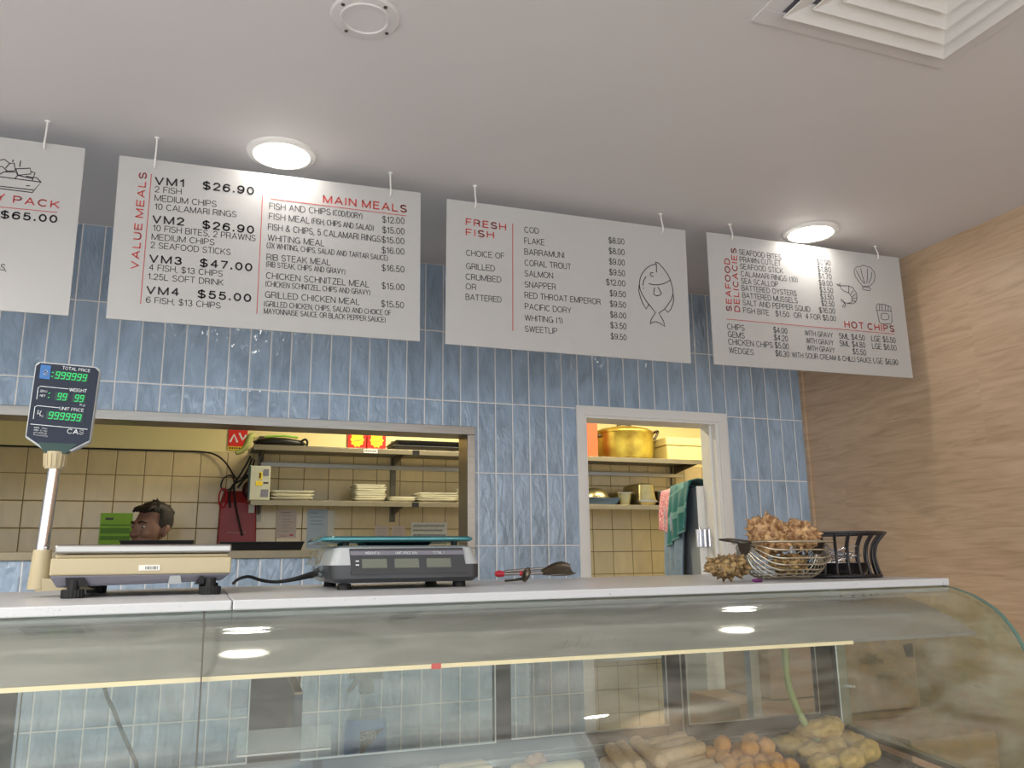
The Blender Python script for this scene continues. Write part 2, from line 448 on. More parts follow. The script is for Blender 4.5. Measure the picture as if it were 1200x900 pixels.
    def build(s, name, m, parent=None, smooth=None, bevel=0.0, origin=None, seg=2, sub=0, xform=None):
        bmesh.ops.recalc_face_normals(s.bm, faces=s.bm.faces)
        if xform is not None: bmesh.ops.transform(s.bm, matrix=xform, verts=s.bm.verts)
        if parent is not None: o0 = LOC[parent]
        elif origin is not None: o0 = Vector(origin)
        else:
            xs = [v.co for v in s.bm.verts]
            lo = Vector((min(v.x for v in xs), min(v.y for v in xs), min(v.z for v in xs)))
            hi = Vector((max(v.x for v in xs), max(v.y for v in xs), max(v.z for v in xs)))
            o0 = Vector(((lo.x + hi.x) / 2, (lo.y + hi.y) / 2, lo.z))
        bmesh.ops.translate(s.bm, vec=-o0, verts=s.bm.verts)
        me = bpy.data.meshes.new(name); s.bm.to_mesh(me); s.bm.free()
        ms = m if isinstance(m, (list, tuple)) else [m]
        for k in ms: me.materials.append(k)
        if smooth is not None:
            me.polygons.foreach_set('use_smooth', [True] * len(me.polygons))
            if smooth < 180: me.set_sharp_from_angle(angle=radians(smooth))
        o = bpy.data.objects.new(name, me); col.objects.link(o)
        LOC[o] = o0.copy()
        if parent is not None: o.parent = parent
        else: o.location = o0
        if bevel:
            md = o.modifiers.new('bevel', 'BEVEL'); md.width = bevel; md.segments = seg; md.limit_method = 'ANGLE'; md.angle_limit = radians(35)
            md.harden_normals = False
        if sub:
            md = o.modifiers.new('sub', 'SUBSURF'); md.levels = sub; md.render_levels = sub
        return o

def struct(name, mb, m, **k):
    return setp(mb.build(name, m, origin=(0, 0, 0), **k), kind='structure')

def copy_tree(o, parent=None):
    c = o.copy(); col.objects.link(c)
    if parent is not None: c.parent = parent
    for ch in list(o.children): copy_tree(ch, c)
    return c

# ------------------------------------------------------------------ lettering: a plain sans drawn with strokes
def arc(cx, cy, rx, ry, a0, a1, n=None):
    n = n or max(4, int(abs(a1 - a0) / 24))
    return [(cx + rx * cos(radians(a0 + (a1 - a0) * k / n)), cy + ry * sin(radians(a0 + (a1 - a0) * k / n))) for k in range(n + 1)]
_S = arc(.30, .745, .27, .255, 25, 270) + arc(.30, .245, .30, .245, 90, -158)[1:]
FONT = {
 'A': (.72, [[(0, 0), (.36, 1), (.72, 0)], [(.12, .32), (.60, .32)]]),
 'B': (.62, [[(0, 0), (0, 1), (.34, 1)] + arc(.34, .76, .24, .24, 90, -90) + [(0, .52)], [(.34, .52)] + arc(.36, .26, .26, .26, 90, -90) + [(0, 0)]]),
 'C': (.70, [arc(.38, .5, .38, .5, 48, 312)]),
 'D': (.68, [[(0, 0), (0, 1), (.28, 1)] + arc(.28, .5, .40, .5, 90, -90) + [(0, 0)]]),
 'E': (.56, [[(.56, 1), (0, 1), (0, 0), (.57, 0)], [(0, .52), (.50, .52)]]),
 'F': (.52, [[(.54, 1), (0, 1), (0, 0)], [(0, .50), (.46, .50)]]),
 'G': (.74, [arc(.38, .5, .38, .5, 48, 325) + [(.72, .46), (.42, .46)], [(.72, .46), (.72, 0)]]),
 'H': (.66, [[(0, 0), (0, 1)], [(.66, 0), (.66, 1)], [(0, .52), (.66, .52)]]),
 'I': (.02, [[(.01, 0), (.01, 1)]]),
 'J': (.46, [[(.46, 1), (.46, .26)] + arc(.23, .26, .23, .26, 0, -180)]),
 'K': (.64, [[(0, 0), (0, 1)], [(.62, 1), (0, .36)], [(.22, .58), (.66, 0)]]),
 'L': (.50, [[(0, 1), (0, 0), (.51, 0)]]),
 'M': (.80, [[(0, 0), (0, 1), (.40, .02), (.80, 1), (.80, 0)]]),
 'N': (.66, [[(0, 0), (0, 1), (.66, 0), (.66, 1)]]),
 'O': (.78, [arc(.39, .5, .39, .5, 0, 360)]),
 'P': (.60, [[(0, 0), (0, 1), (.33, 1)] + arc(.33, .73, .27, .27, 90, -90) + [(0, .46)]]),
 'Q': (.78, [arc(.39, .5, .39, .5, 0, 360), [(.48, .22), (.76, -.03)]]),
 'R': (.63, [[(0, 0), (0, 1), (.34, 1)] + arc(.34, .74, .26, .26, 90, -90) + [(0, .48)], [(.36, .48), (.55, .36), (.60, 0)]]),
 'S': (.60, [_S]),
 'T': (.62, [[(0, 1), (.62, 1)], [(.31, 1), (.31, 0)]]),
 'U': (.64, [[(0, 1), (0, .32)] + arc(.32, .32, .32, .32, 180, 360) + [(.64, 1)]]),
 'V': (.66, [[(0, 1), (.33, 0), (.66, 1)]]),
 'W': (.98, [[(0, 1), (.245, 0), (.49, 1), (.735, 0), (.98, 1)]]),
 'X': (.64, [[(0, 0), (.64, 1)], [(0, 1), (.64, 0)]]),
 'Y': (.66, [[(0, 1), (.33, .45), (.66, 1)], [(.33, .45), (.33, 0)]]),
 'Z': (.58, [[(0, 1), (.58, 1), (0, 0), (.60, 0)]]),
 '0': (.54, [arc(.27, .5, .27, .5, 0, 360)]),
 '1': (.30, [[(0, .76), (.14, .82), (.24, 1), (.24, 0)]]),
 '2': (.54, [arc(.27, .72, .26, .28, 175, -30) + [(0, 0), (.54, 0)]]),
 '3': (.53, [arc(.26, .75, .23, .25, 160, -90) + arc(.26, .255, .27, .255, 90, -165)[1:]]),
 '4': (.56, [[(.41, 0), (.41, 1), (0, .30), (.56, .30)]]),
 '5': (.53, [[(.48, 1), (.10, 1), (.05, .50)] + arc(.26, .32, .27, .32, 130, -160)]),
 '6': (.54, [arc(.27, .31, .27, .31, 0, 360), [(0, .31)] + arc(.31, .52, .31, .48, 185, 40)]),
 '7': (.52, [[(0, 1), (.52, 1), (.17, 0)]]),
 '8': (.53, [arc(.265, .76, .22, .24, 0, 360), arc(.265, .26, .265, .26, 0, 360)]),
 '9': (.54, [arc(.27, .69, .27, .31, 0, 360), [(.54, .69)] + arc(.23, .48, .31, .48, 5, -140)]),
 '$': (.60, [_S, [(.30, -.12), (.30, 1.12)]]),
 '&': (.68, [[(.68, 0), (.18, .66), (.14, .80), (.20, .95), (.32, 1), (.44, .94), (.46, .80), (.36, .64), (.10, .42), (0, .24), (.08, .06), (.24, 0), (.42, .06), (.56, .24), (.62, .42)]]),
 '(': (.20, [arc(.34, .44, .32, .64, 125, 235)]), ')': (.20, [arc(-.14, .44, .32, .64, 55, -55)]),
 '/': (.34, [[(0, -.04), (.34, 1.04)]]), ',': (.06, [[(.05, .06), (0, -.14)]]), '.': (.08, [[(0, .04), (.08, .04)], [(0, .09), (.08, .09)]]), '-': (.30, [[(0, .42), (.30, .42)]]), '=': (.46, [[(0, .32), (.46, .32)], [(0, .60), (.46, .60)]]),
 'k': (.44, [[(0, 0), (0, 1)], [(.40, .66), (0, .28)], [(.15, .42), (.44, 0)]]),
 'g': (.44, [arc(.22, .36, .22, .34, 0, 360), [(.44, .70), (.44, -.08)] + arc(.22, -.08, .22, .20, 0, -160)]),
 'e': (.44, [[(0, .36)] + arc(.22, .36, .22, .34, 0, 310)]),
}
def put_text(mb, t, x0, z0, x1, z1, h, y, weight=0.11, gap=0.22):
    items = []; x = 0.0
    for ch in t:
        if ch == ' ': x += 0.42 if gap < 0.3 else 0.34; continue
        wd, st = FONT[ch]; items.append((x, st)); x += wd + gap
    tot = max(x - gap, 0.05)
    L = sqrt((x1 - x0) ** 2 + (z1 - z0) ** 2); ang = atan2(z1 - z0, x1 - x0); sx = L / tot; ca, sa = cos(ang), sin(ang)
    wd = weight * h / 2
    for ox, st in items:
        for l in st:
            P = [(x0 + ca * (ox + p[0]) * sx - sa * p[1] * h, z0 + sa * (ox + p[0]) * sx + ca * p[1] * h) for p in l]
            for a, b in zip(P, P[1:]):
                d = Vector((b[0] - a[0], b[1] - a[1]))
                if d.length < 1e-7: continue
                d = d.normalized() * wd; n = Vector((-d.y, d.x)); e = d * 0.55
                q = [(a[0] - e.x + n.x, a[1] - e.y + n.y), (a[0] - e.x - n.x, a[1] - e.y - n.y), (b[0] + e.x - n.x, b[1] + e.y - n.y), (b[0] + e.x + n.x, b[1] + e.y + n.y)]
                mb.face([mb.bm.verts.new((v[0], y, v[1])) for v in q])

def seven9(mb, x0, z0, x1, z1, h, n, y):
    ang = atan2(z1 - z0, x1 - x0); L = sqrt((x1 - x0) ** 2 + (z1 - z0) ** 2); pw = L / n
    def P(u, v): return (x0 + cos(ang) * u - sin(ang) * v + 0.12 * v * cos(ang), z0 + sin(ang) * u + cos(ang) * v)
    w = pw * 0.62; t = h * 0.11
    for k in range(n):
        o = k * pw + pw * 0.1
        for a, b in (((0, h), (w, h)), ((w, h), (w, h / 2)), ((w, h / 2), (w, 0)), ((0, h / 2), (w, h / 2)), ((0, h), (0, h / 2)), ((0, 0), (w, 0))):
            d = Vector(b) - Vector(a); d = d * 0.09
            mb.stroke([P(o + a[0] + d.x, a[1] + d.y), P(o + b[0] - d.x, b[1] - d.y)], t, y)
T0=[('Y', -0.1041, 2.4569, -0.0874, 2.4573, 0.019, 'rb'), ('PACK', -0.0637, 2.4553, 0.0494, 2.4545, 0.0192, 'rb'), ('$65.00', -0.0893, 2.4057, 0.0483, 2.4104, 0.0197, 'b'), ('S,', -0.0753, 2.2528, -0.0614, 2.2517, 0.0178, '')]
R0=[[(-0.0998, 2.437), (0.0472, 2.4409)]]
T1=[('VALUE MEALS', 0.2707, 2.2962, 0.2708, 2.5985, 0.0185, 'rbv'), ('VM1', 0.2982, 2.5674, 0.3774, 2.5716, 0.022, 'b'), ('$26.90', 0.4324, 2.5734, 0.5788, 2.5768, 0.0226, 'b'), ('2 FISH', 0.2987, 2.5425, 0.3715, 2.5454, 0.0183, ''), ('MEDIUM CHIPS', 0.3001, 2.5149, 0.4731, 2.5196, 0.0183, ''), ('10 CALAMARI RINGS', 0.3021, 2.4874, 0.5328, 2.4944, 0.0183, ''), ('VM2', 0.3003, 2.4444, 0.3844, 2.448, 0.0216, 'b'), ('$26.90', 0.4391, 2.4466, 0.5854, 2.4484, 0.0221, 'b'), ('10 FISH BITES, 2 PRAWNS', 0.3021, 2.4194, 0.5928, 2.4239, 0.0182, ''), ('MEDIUM CHIPS', 0.301, 2.3913, 0.4746, 2.3955, 0.018, ''), ('2 SEAFOOD STICKS', 0.2998, 2.3655, 0.5225, 2.37, 0.0179, ''), ('VM3', 0.3007, 2.3209, 0.3858, 2.3231, 0.0212, 'b'), ('$47.00', 0.4397, 2.3244, 0.5864, 2.3262, 0.0217, 'b'), ('4 FISH, $13 CHIPS', 0.3007, 2.2962, 0.5038, 2.2986, 0.0177, ''), ('1.25L SOFT DRINK', 0.2997, 2.268, 0.5073, 2.2709, 0.0176, ''), ('VM4', 0.2999, 2.224, 0.3849, 2.2259, 0.0209, 'b'), ('$55.00', 0.4395, 2.2266, 0.5882, 2.2281, 0.0214, 'b'), ('6 FISH, $13 CHIPS', 0.3001, 2.1963, 0.5038, 2.1983, 0.0174, '')]
T1b=[('MAIN MEALS', 0.7947, 2.5823, 1.0655, 2.5865, 0.0233, 'rb'), ('FISH AND CHIPS', 0.6298, 2.5362, 0.8178, 2.5418, 0.0197, ''), ('(COD/DORY)', 0.8257, 2.543, 0.9196, 2.5432, 0.018, ''), ('$12.00', 0.9867, 2.5401, 1.0598, 2.5443, 0.0205, ''), ('FISH MEAL', 0.6302, 2.5021, 0.7537, 2.5044, 0.0196, ''), ('(FISH, CHIPS AND SALAD)', 0.7602, 2.5053, 0.9579, 2.5071, 0.0178, ''), ('$15.00', 0.9875, 2.5038, 1.0604, 2.5076, 0.0204, ''), ('FISH & CHIPS, 5 CALAMARI RINGS', 0.6294, 2.4665, 0.9807, 2.471, 0.0197, ''), ('$15.00', 0.9862, 2.4696, 1.0602, 2.4732, 0.0203, ''), ('WHITING MEAL', 0.6298, 2.4307, 0.8019, 2.4333, 0.0194, ''), ('(3X WHITING, CHIPS, SALAD AND TARTAR SAUCE)', 0.6279, 2.4064, 1.0066, 2.4095, 0.0168, ''), ('$16.00', 0.9869, 2.4336, 1.0608, 2.4369, 0.0202, ''), ('RIB STEAK MEAL', 0.6298, 2.3671, 0.8236, 2.3715, 0.0192, ''), ('(RIB STEAK, CHIPS AND GRAVY)', 0.629, 2.3452, 0.8703, 2.3475, 0.0165, ''), ('$16.50', 0.9882, 2.373, 1.0617, 2.3757, 0.02, ''), ('CHICKEN SCHNITZEL MEAL', 0.6309, 2.3069, 0.9477, 2.312, 0.0192, ''), ('(CHICKEN SCHNITZEL, CHIPS AND GRAVY)', 0.6303, 2.2819, 0.9517, 2.2865, 0.0164, ''), ('$15.00', 0.9895, 2.3122, 1.0627, 2.3143, 0.0198, ''), ('GRILLED CHICKEN MEAL', 0.6308, 2.2458, 0.9187, 2.2504, 0.019, ''), ('(GRILLED CHICKEN, CHIPS, SALAD AND CHOICE OF', 0.6291, 2.2177, 1.0205, 2.2248, 0.0163, ''), ('MAYONNAISE SAUCE OR BLACK PEPPER SAUCE)', 0.6303, 2.1946, 1.0034, 2.2003, 0.0162, ''), ('$15.50', 0.9888, 2.2518, 1.0623, 2.2534, 0.0196, '')]
R1=[[(0.2847, 2.597), (0.2854, 2.1914)], [(0.607, 2.577), (0.6091, 2.1926)], [(0.6319, 2.5702), (1.0643, 2.5737)]]
T2=[('FRESH', 1.2744, 2.5711, 1.4165, 2.5702, 0.0219, 'rb'), ('FISH', 1.2744, 2.5335, 1.3726, 2.5352, 0.0217, 'rb'), ('CHOICE OF', 1.2744, 2.4598, 1.4105, 2.4644, 0.0199, ''), ('GRILLED', 1.2743, 2.4127, 1.3757, 2.4157, 0.0197, ''), ('CRUMBED', 1.2728, 2.3751, 1.3984, 2.3779, 0.0196, ''), ('OR', 1.2728, 2.3409, 1.3084, 2.3408, 0.0194, ''), ('BATTERED', 1.2728, 2.3039, 1.3985, 2.3065, 0.0194, ''), ('COD', 1.4878, 2.5715, 1.5411, 2.5737, 0.0207, ''), ('FLAKE', 1.4872, 2.5305, 1.562, 2.5335, 0.0206, ''), ('BARRAMUNI', 1.4865, 2.4898, 1.6363, 2.495, 0.0205, ''), ('CORAL TROUT', 1.4867, 2.4494, 1.6616, 2.4551, 0.0204, ''), ('SALMON', 1.486, 2.4107, 1.5911, 2.4136, 0.0202, ''), ('SNAPPER', 1.4854, 2.3707, 1.601, 2.3735, 0.0201, ''), ('RED THROAT EMPEROR', 1.4847, 2.3317, 1.773, 2.3359, 0.0202, ''), ('PACIFIC DORY', 1.4849, 2.2915, 1.6576, 2.293, 0.0199, ''), ('WHITING (1)', 1.4842, 2.2506, 1.6238, 2.2531, 0.0198, ''), ('SWEETLIP', 1.4836, 2.2116, 1.6019, 2.2132, 0.0196, ''), ('$8.00', 1.8159, 2.5743, 1.8789, 2.5763, 0.0215, ''), ('$8.00', 1.8151, 2.5335, 1.8779, 2.5352, 0.0214, ''), ('$9.00', 1.8143, 2.4929, 1.8769, 2.4944, 0.0212, ''), ('$9.50', 1.8136, 2.4526, 1.876, 2.4538, 0.0211, ''), ('$12.00', 1.7996, 2.4128, 1.8751, 2.4151, 0.021, ''), ('$9.50', 1.812, 2.3727, 1.875, 2.3734, 0.0208, ''), ('$9.50', 1.8113, 2.3331, 1.874, 2.3335, 0.0207, ''), ('$8.00', 1.8105, 2.2929, 1.873, 2.293, 0.0206, ''), ('$3.50', 1.8097, 2.2537, 1.8721, 2.2535, 0.0205, ''), ('$9.50', 1.8089, 2.2132, 1.8711, 2.2127, 0.0204, '')]
R2=[[(1.443, 2.5966), (1.4388, 2.2115)]]
T3=[('SEAFOOD', 2.3257, 2.3649, 2.3325, 2.574, 0.0218, 'rbv'), ('DELICACIES', 2.3624, 2.3661, 2.3662, 2.6204, 0.022, 'rbv'), ('SEAFOOD BITES', 2.38, 2.5992, 2.5771, 2.6009, 0.0209, ''), ('PRAWN CUTLET', 2.3811, 2.5692, 2.5726, 2.5746, 0.0208, ''), ('SEAFOOD STICK', 2.3806, 2.5408, 2.5801, 2.5449, 0.0207, ''), ('CALAMARI RINGS (10)', 2.3808, 2.5109, 2.647, 2.5151, 0.0207, ''), ('SEA SCALLOP', 2.3802, 2.4818, 2.5507, 2.4857, 0.0205, ''), ('BATTERED OYSTERS', 2.3797, 2.4537, 2.6362, 2.457, 0.0205, ''), ('BATTERED MUSSELS', 2.3808, 2.4242, 2.6379, 2.4276, 0.0204, ''), ('SALT AND PEPPER SQUID', 2.3802, 2.3947, 2.6953, 2.398, 0.0204, ''), ('FISH BITE', 2.3803, 2.3646, 2.4963, 2.3645, 0.0201, ''), ('$1.50', 2.5279, 2.3651, 2.5917, 2.3662, 0.0204, ''), ('OR', 2.6155, 2.3668, 2.6507, 2.3668, 0.0205, ''), ('4 FOR $5.00', 2.6718, 2.3672, 2.8184, 2.3709, 0.0208, ''), ('HOT CHIPS', 2.8617, 2.3499, 3.1148, 2.3521, 0.0247, 'rb'), ('CHIPS', 2.3021, 2.2915, 2.3778, 2.2927, 0.0213, ''), ('GEMS', 2.3024, 2.2621, 2.3752, 2.262, 0.0212, ''), ('CHICKEN CHIPS', 2.3018, 2.2327, 2.5017, 2.2355, 0.0212, ''), ('WEDGES', 2.3028, 2.2004, 2.4112, 2.2003, 0.021, ''), ('$4.00', 2.5122, 2.2973, 2.5754, 2.2972, 0.0217, ''), ('$4.20', 2.5121, 2.2672, 2.5751, 2.266, 0.0217, ''), ('$5.00', 2.5128, 2.2364, 2.5758, 2.2351, 0.0216, ''), ('$6.30', 2.5126, 2.2049, 2.5755, 2.2042, 0.0215, ''), ('WITH GRAVY', 2.6607, 2.2989, 2.7953, 2.2997, 0.0197, ''), ('WITH GRAVY', 2.6632, 2.2685, 2.7946, 2.2686, 0.0196, ''), ('WITH GRAVY', 2.6638, 2.2388, 2.798, 2.2388, 0.0196, ''), ('WITH SOUR CREAM & CHILLI SAUCE', 2.5896, 2.2052, 2.9789, 2.2107, 0.0196, ''), ('SML $4.50', 2.8279, 2.3, 2.9552, 2.3015, 0.0217, ''), ('SML $4.80', 2.8272, 2.2696, 2.9544, 2.2716, 0.0216, ''), ('$5.50', 2.8882, 2.2409, 2.9544, 2.2402, 0.0216, ''), ('LGE $5.50', 2.991, 2.3028, 3.1155, 2.3047, 0.0221, ''), ('LGE $6.00', 2.991, 2.2712, 3.1163, 2.2727, 0.022, ''), ('LGE $6.90', 2.9901, 2.2107, 3.116, 2.2115, 0.0218, ''), ('$0.90', 2.7519, 2.6024, 2.8189, 2.6052, 0.0216, ''), ('$1.80', 2.7516, 2.5728, 2.8174, 2.5753, 0.0215, ''), ('$1.70', 2.7524, 2.5443, 2.8181, 2.5465, 0.0214, ''), ('$9.00', 2.752, 2.5149, 2.8187, 2.517, 0.0213, ''), ('$3.50', 2.7527, 2.4857, 2.8182, 2.4875, 0.0212, ''), ('$3.50', 2.7525, 2.4574, 2.8169, 2.4589, 0.0211, ''), ('$2.50', 2.7552, 2.4294, 2.8175, 2.4306, 0.021, ''), ('$16.00', 2.7401, 2.399, 2.8191, 2.4016, 0.0209, '')]
R3=[[(2.3026, 2.3313), (3.1135, 2.3426)]]
D2=[[(2.0078, 2.5231), (2.0185, 2.521), (2.039, 2.5018), (2.0558, 2.4804), (2.0655, 2.4598), (2.0728, 2.4307), (2.0739, 2.4077), (2.0645, 2.3836), (2.0489, 2.3624), (2.0335, 2.3445), (2.0093, 2.3266), (2.0174, 2.3137), (2.0272, 2.2984), (2.0314, 2.2778), (2.0142, 2.2875), (1.995, 2.2929), (1.9807, 2.2893), (1.9704, 2.2804), (1.976, 2.3002), (1.9952, 2.3278), (1.9802, 2.3442), (1.9602, 2.3666), (1.9439, 2.3909), (1.936, 2.4096), (1.9335, 2.4289), (1.9382, 2.4523), (1.9481, 2.4731), (1.9669, 2.4951), (1.9854, 2.5078), (2.0073, 2.5147), (2.0059, 2.5222)], [(2.0091, 2.5149), (2.0082, 2.4849)], [(1.9929, 2.4808), (1.9846, 2.4789), (1.9807, 2.4728), (1.985, 2.4667), (1.9932, 2.4663)], [(1.9624, 2.4616), (1.9538, 2.4475), (1.9482, 2.4279)], [(1.9498, 2.4169), (1.9504, 2.415)], [(1.9745, 2.4359), (1.9921, 2.4336), (2.0137, 2.4359), (2.0356, 2.4426), (2.0504, 2.4499), (2.0636, 2.4589)], [(1.9969, 2.4226), (1.9924, 2.4057), (1.9929, 2.396), (2.0041, 2.3922), (2.0168, 2.3958), (2.0244, 2.4042), (2.0196, 2.4135), (2.0113, 2.4258)], [(1.9323, 2.4255), (1.9304, 2.4025), (1.9362, 2.3771), (1.9456, 2.3554), (1.9569, 2.3371), (1.9684, 2.355)], [(2.0732, 2.4076), (2.0756, 2.3881), (2.0708, 2.3678), (2.0605, 2.3472), (2.0482, 2.3336), (2.0369, 2.3422)]]
D3=[[(2.9748, 2.5339), (2.9572, 2.5511), (2.9421, 2.5715), (2.9364, 2.5893), (2.9419, 2.6046), (2.9566, 2.6167), (2.9723, 2.6186), (2.9844, 2.6263), (2.9977, 2.626), (3.0106, 2.6219), (3.0263, 2.6219), (3.0361, 2.6118), (3.0458, 2.5999), (3.0453, 2.5793), (3.036, 2.5598), (3.0131, 2.5388), (2.9748, 2.5339)], [(2.9499, 2.5982), (2.9675, 2.5633), (2.984, 2.5467)], [(2.9735, 2.6102), (2.9784, 2.5793), (2.9877, 2.5478)], [(3.0085, 2.6124), (3.005, 2.5785), (2.9977, 2.55)], [(3.0301, 2.6), (3.0249, 2.5771), (3.0079, 2.55)], [(2.9731, 2.5308), (2.9719, 2.5215), (2.984, 2.5191), (3.0105, 2.5182), (3.015, 2.5261), (3.0079, 2.5327), (2.9731, 2.5308)], [(2.858, 2.5239), (2.9017, 2.5275), (2.9228, 2.5217), (2.9377, 2.5014), (2.9385, 2.4797), (2.9282, 2.4605), (2.9098, 2.4521), (2.8881, 2.4521), (2.8732, 2.4531), (2.8638, 2.4648), (2.8553, 2.4657), (2.8566, 2.4587), (2.873, 2.4513), (2.8762, 2.4426), (2.8664, 2.4327), (2.8581, 2.4355), (2.8707, 2.4504)], [(2.858, 2.5239), (2.8628, 2.5099), (2.877, 2.5023), (2.8981, 2.498), (2.9094, 2.4839), (2.9124, 2.4734), (2.9084, 2.4585), (2.8881, 2.4521)], [(2.9016, 2.5267), (2.8981, 2.498)], [(2.9214, 2.5106), (2.9086, 2.4947)], [(2.9328, 2.4973), (2.9133, 2.4807)], [(2.9374, 2.4814), (2.9133, 2.4735)], [(2.9309, 2.4644), (2.9106, 2.4659)], [(2.858, 2.5239), (2.8392, 2.5291), (2.849, 2.5211), (2.8593, 2.5349)], [(3.0352, 2.4365), (3.0418, 2.3861), (3.0501, 2.3814), (3.1019, 2.3843), (3.1091, 2.3941), (3.1129, 2.4403), (3.0352, 2.4365)], [(3.0352, 2.4365), (3.0343, 2.4565), (3.046, 2.4668), (3.0568, 2.4642), (3.0661, 2.467), (3.0795, 2.4664), (3.097, 2.4627), (3.1123, 2.4586), (3.1097, 2.44)], [(3.052, 2.4619), (3.0488, 2.4378)], [(3.066, 2.4662), (3.0631, 2.4381)], [(3.0838, 2.465), (3.0803, 2.439)], [(3.0992, 2.4621), (3.0947, 2.4396)], [(3.0556, 2.422), (3.0698, 2.4277), (3.0899, 2.4271), (3.0972, 2.4149), (3.0911, 2.4034), (3.0703, 2.3985), (3.0551, 2.4019), (3.0556, 2.422)]]
D0=[[(-0.1036, 2.5275), (-0.0018, 2.527), (-0.02, 2.492), (-0.0999, 2.4919)], [(-0.1006, 2.499), (-0.0195, 2.5)], [(-0.0018, 2.527), (-0.0137, 2.5389), (-0.0233, 2.5388), (-0.0236, 2.53)], [(-0.1087, 2.5775), (-0.0986, 2.5816), (-0.0846, 2.5713), (-0.0925, 2.5569)], [(-0.0846, 2.5713), (-0.0736, 2.5741), (-0.0685, 2.552), (-0.0914, 2.5454)], [(-0.0679, 2.5574), (-0.0323, 2.5653), (-0.029, 2.5482), (-0.0601, 2.5388), (-0.0679, 2.5574)], [(-0.0297, 2.5554), (-0.0191, 2.5527), (-0.022, 2.5376), (-0.0388, 2.5393)], [(-0.1067, 2.558), (-0.1009, 2.5584), (-0.0881, 2.5474)], [(-0.1044, 2.536), (-0.0958, 2.5432), (-0.0669, 2.5479), (-0.0613, 2.5386), (-0.0662, 2.5291)], [(-0.0613, 2.5386), (-0.0229, 2.5345)], [(-0.0586, 2.583), (-0.0586, 2.566)], [(-0.0775, 2.5828), (-0.0775, 2.5784)], [(-0.036, 2.5105), (-0.0289, 2.511)]]
TD=[('S', 0.169, 1.8316, 0.1759, 1.8311, 0.0089, 'wb'), ('TOTAL PRICE', 0.2023, 1.8454, 0.2533, 1.8425, 0.0058, 'w'), ('WEIGHT', 0.2192, 1.8, 0.2508, 1.7991, 0.0064, 'w'), ('kg', 0.2414, 1.771, 0.2504, 1.7705, 0.0044, 'w'), ('UNIT PRICE', 0.2048, 1.7605, 0.2487, 1.7584, 0.006, 'w'), ('ZERO', 0.1661, 1.7956, 0.1788, 1.7948, 0.0038, 'w'), ('NET', 0.167, 1.7862, 0.1764, 1.7854, 0.0038, 'w'), ('$/', 0.1648, 1.75, 0.1716, 1.7494, 0.0068, 'w'), ('kg', 0.1704, 1.7456, 0.177, 1.7447, 0.0044, 'w'), ('CAS', 0.223, 1.7127, 0.2522, 1.7114, 0.0088, 'wb'), ('MAX.  15 kg', 0.163, 1.7207, 0.1859, 1.7192, 0.0028, 'w'), ('MIN. 0.1 kg', 0.1632, 1.7157, 0.1864, 1.7143, 0.0028, 'w'), ('e=0.005 kg', 0.1629, 1.7108, 0.1863, 1.7093, 0.0028, 'w'), ('T=-9.995 kg', 0.1628, 1.7058, 0.1879, 1.7041, 0.0028, 'w'), ('999999', 0.1896, 1.826, 0.2493, 1.8231, 0.0134, '7'), ('99', 0.1971, 1.7816, 0.216, 1.7807, 0.0133, '7'), ('99', 0.2291, 1.7799, 0.2474, 1.779, 0.0133, '7'), ('999999', 0.1849, 1.7419, 0.2462, 1.7389, 0.0132, '7')]
LD=[[(0.1618, 1.7805), (0.162, 1.8042), (0.1661, 1.8073), (0.2166, 1.8047)], [(0.1595, 1.7398), (0.1599, 1.7641), (0.1645, 1.7669), (0.2031, 1.7645)], [(0.156, 1.7287), (0.2588, 1.7224)]]
BD=[[(0.1623, 1.8528), (0.1809, 1.8516), (0.1809, 1.8222), (0.1618, 1.8238)], [(0.1844, 1.8374), (0.1864, 1.8376)], [(0.1839, 1.8288), (0.1858, 1.8289)], [(0.1822, 1.7937), (0.1838, 1.7938)], [(0.1819, 1.7848), (0.1836, 1.7849)]]
OD=[[(0.1597, 1.8575), (0.2631, 1.8542), (0.2709, 1.8466), (0.265, 1.699), (0.2334, 1.6791), (0.1828, 1.6804), (0.1491, 1.7037), (0.1529, 1.8512)]]
TS2=[('WEIGHT kg', 0.8235, 1.4524, 0.856, 1.4531, 0.004, 'w'), ('UNIT PRICE $/kg', 0.8858, 1.4533, 0.937, 1.4543, 0.004, 'w'), ('TOTAL $', 0.9731, 1.4549, 0.9978, 1.4552, 0.0041, 'w')]
TB=[('THE', 2.7986, 1.0832, 2.8475, 1.0798, 0.0158, ''), ('COUNTRY', 2.7688, 1.0684, 2.8756, 1.0619, 0.0179, ''), ('PREMIUM BEEF', 2.8385, 1.0126, 2.9696, 1.0051, 0.0126, ''), ('CRUMBED STEAK', 2.8425, 0.9898, 2.9663, 0.9824, 0.0115, '')]

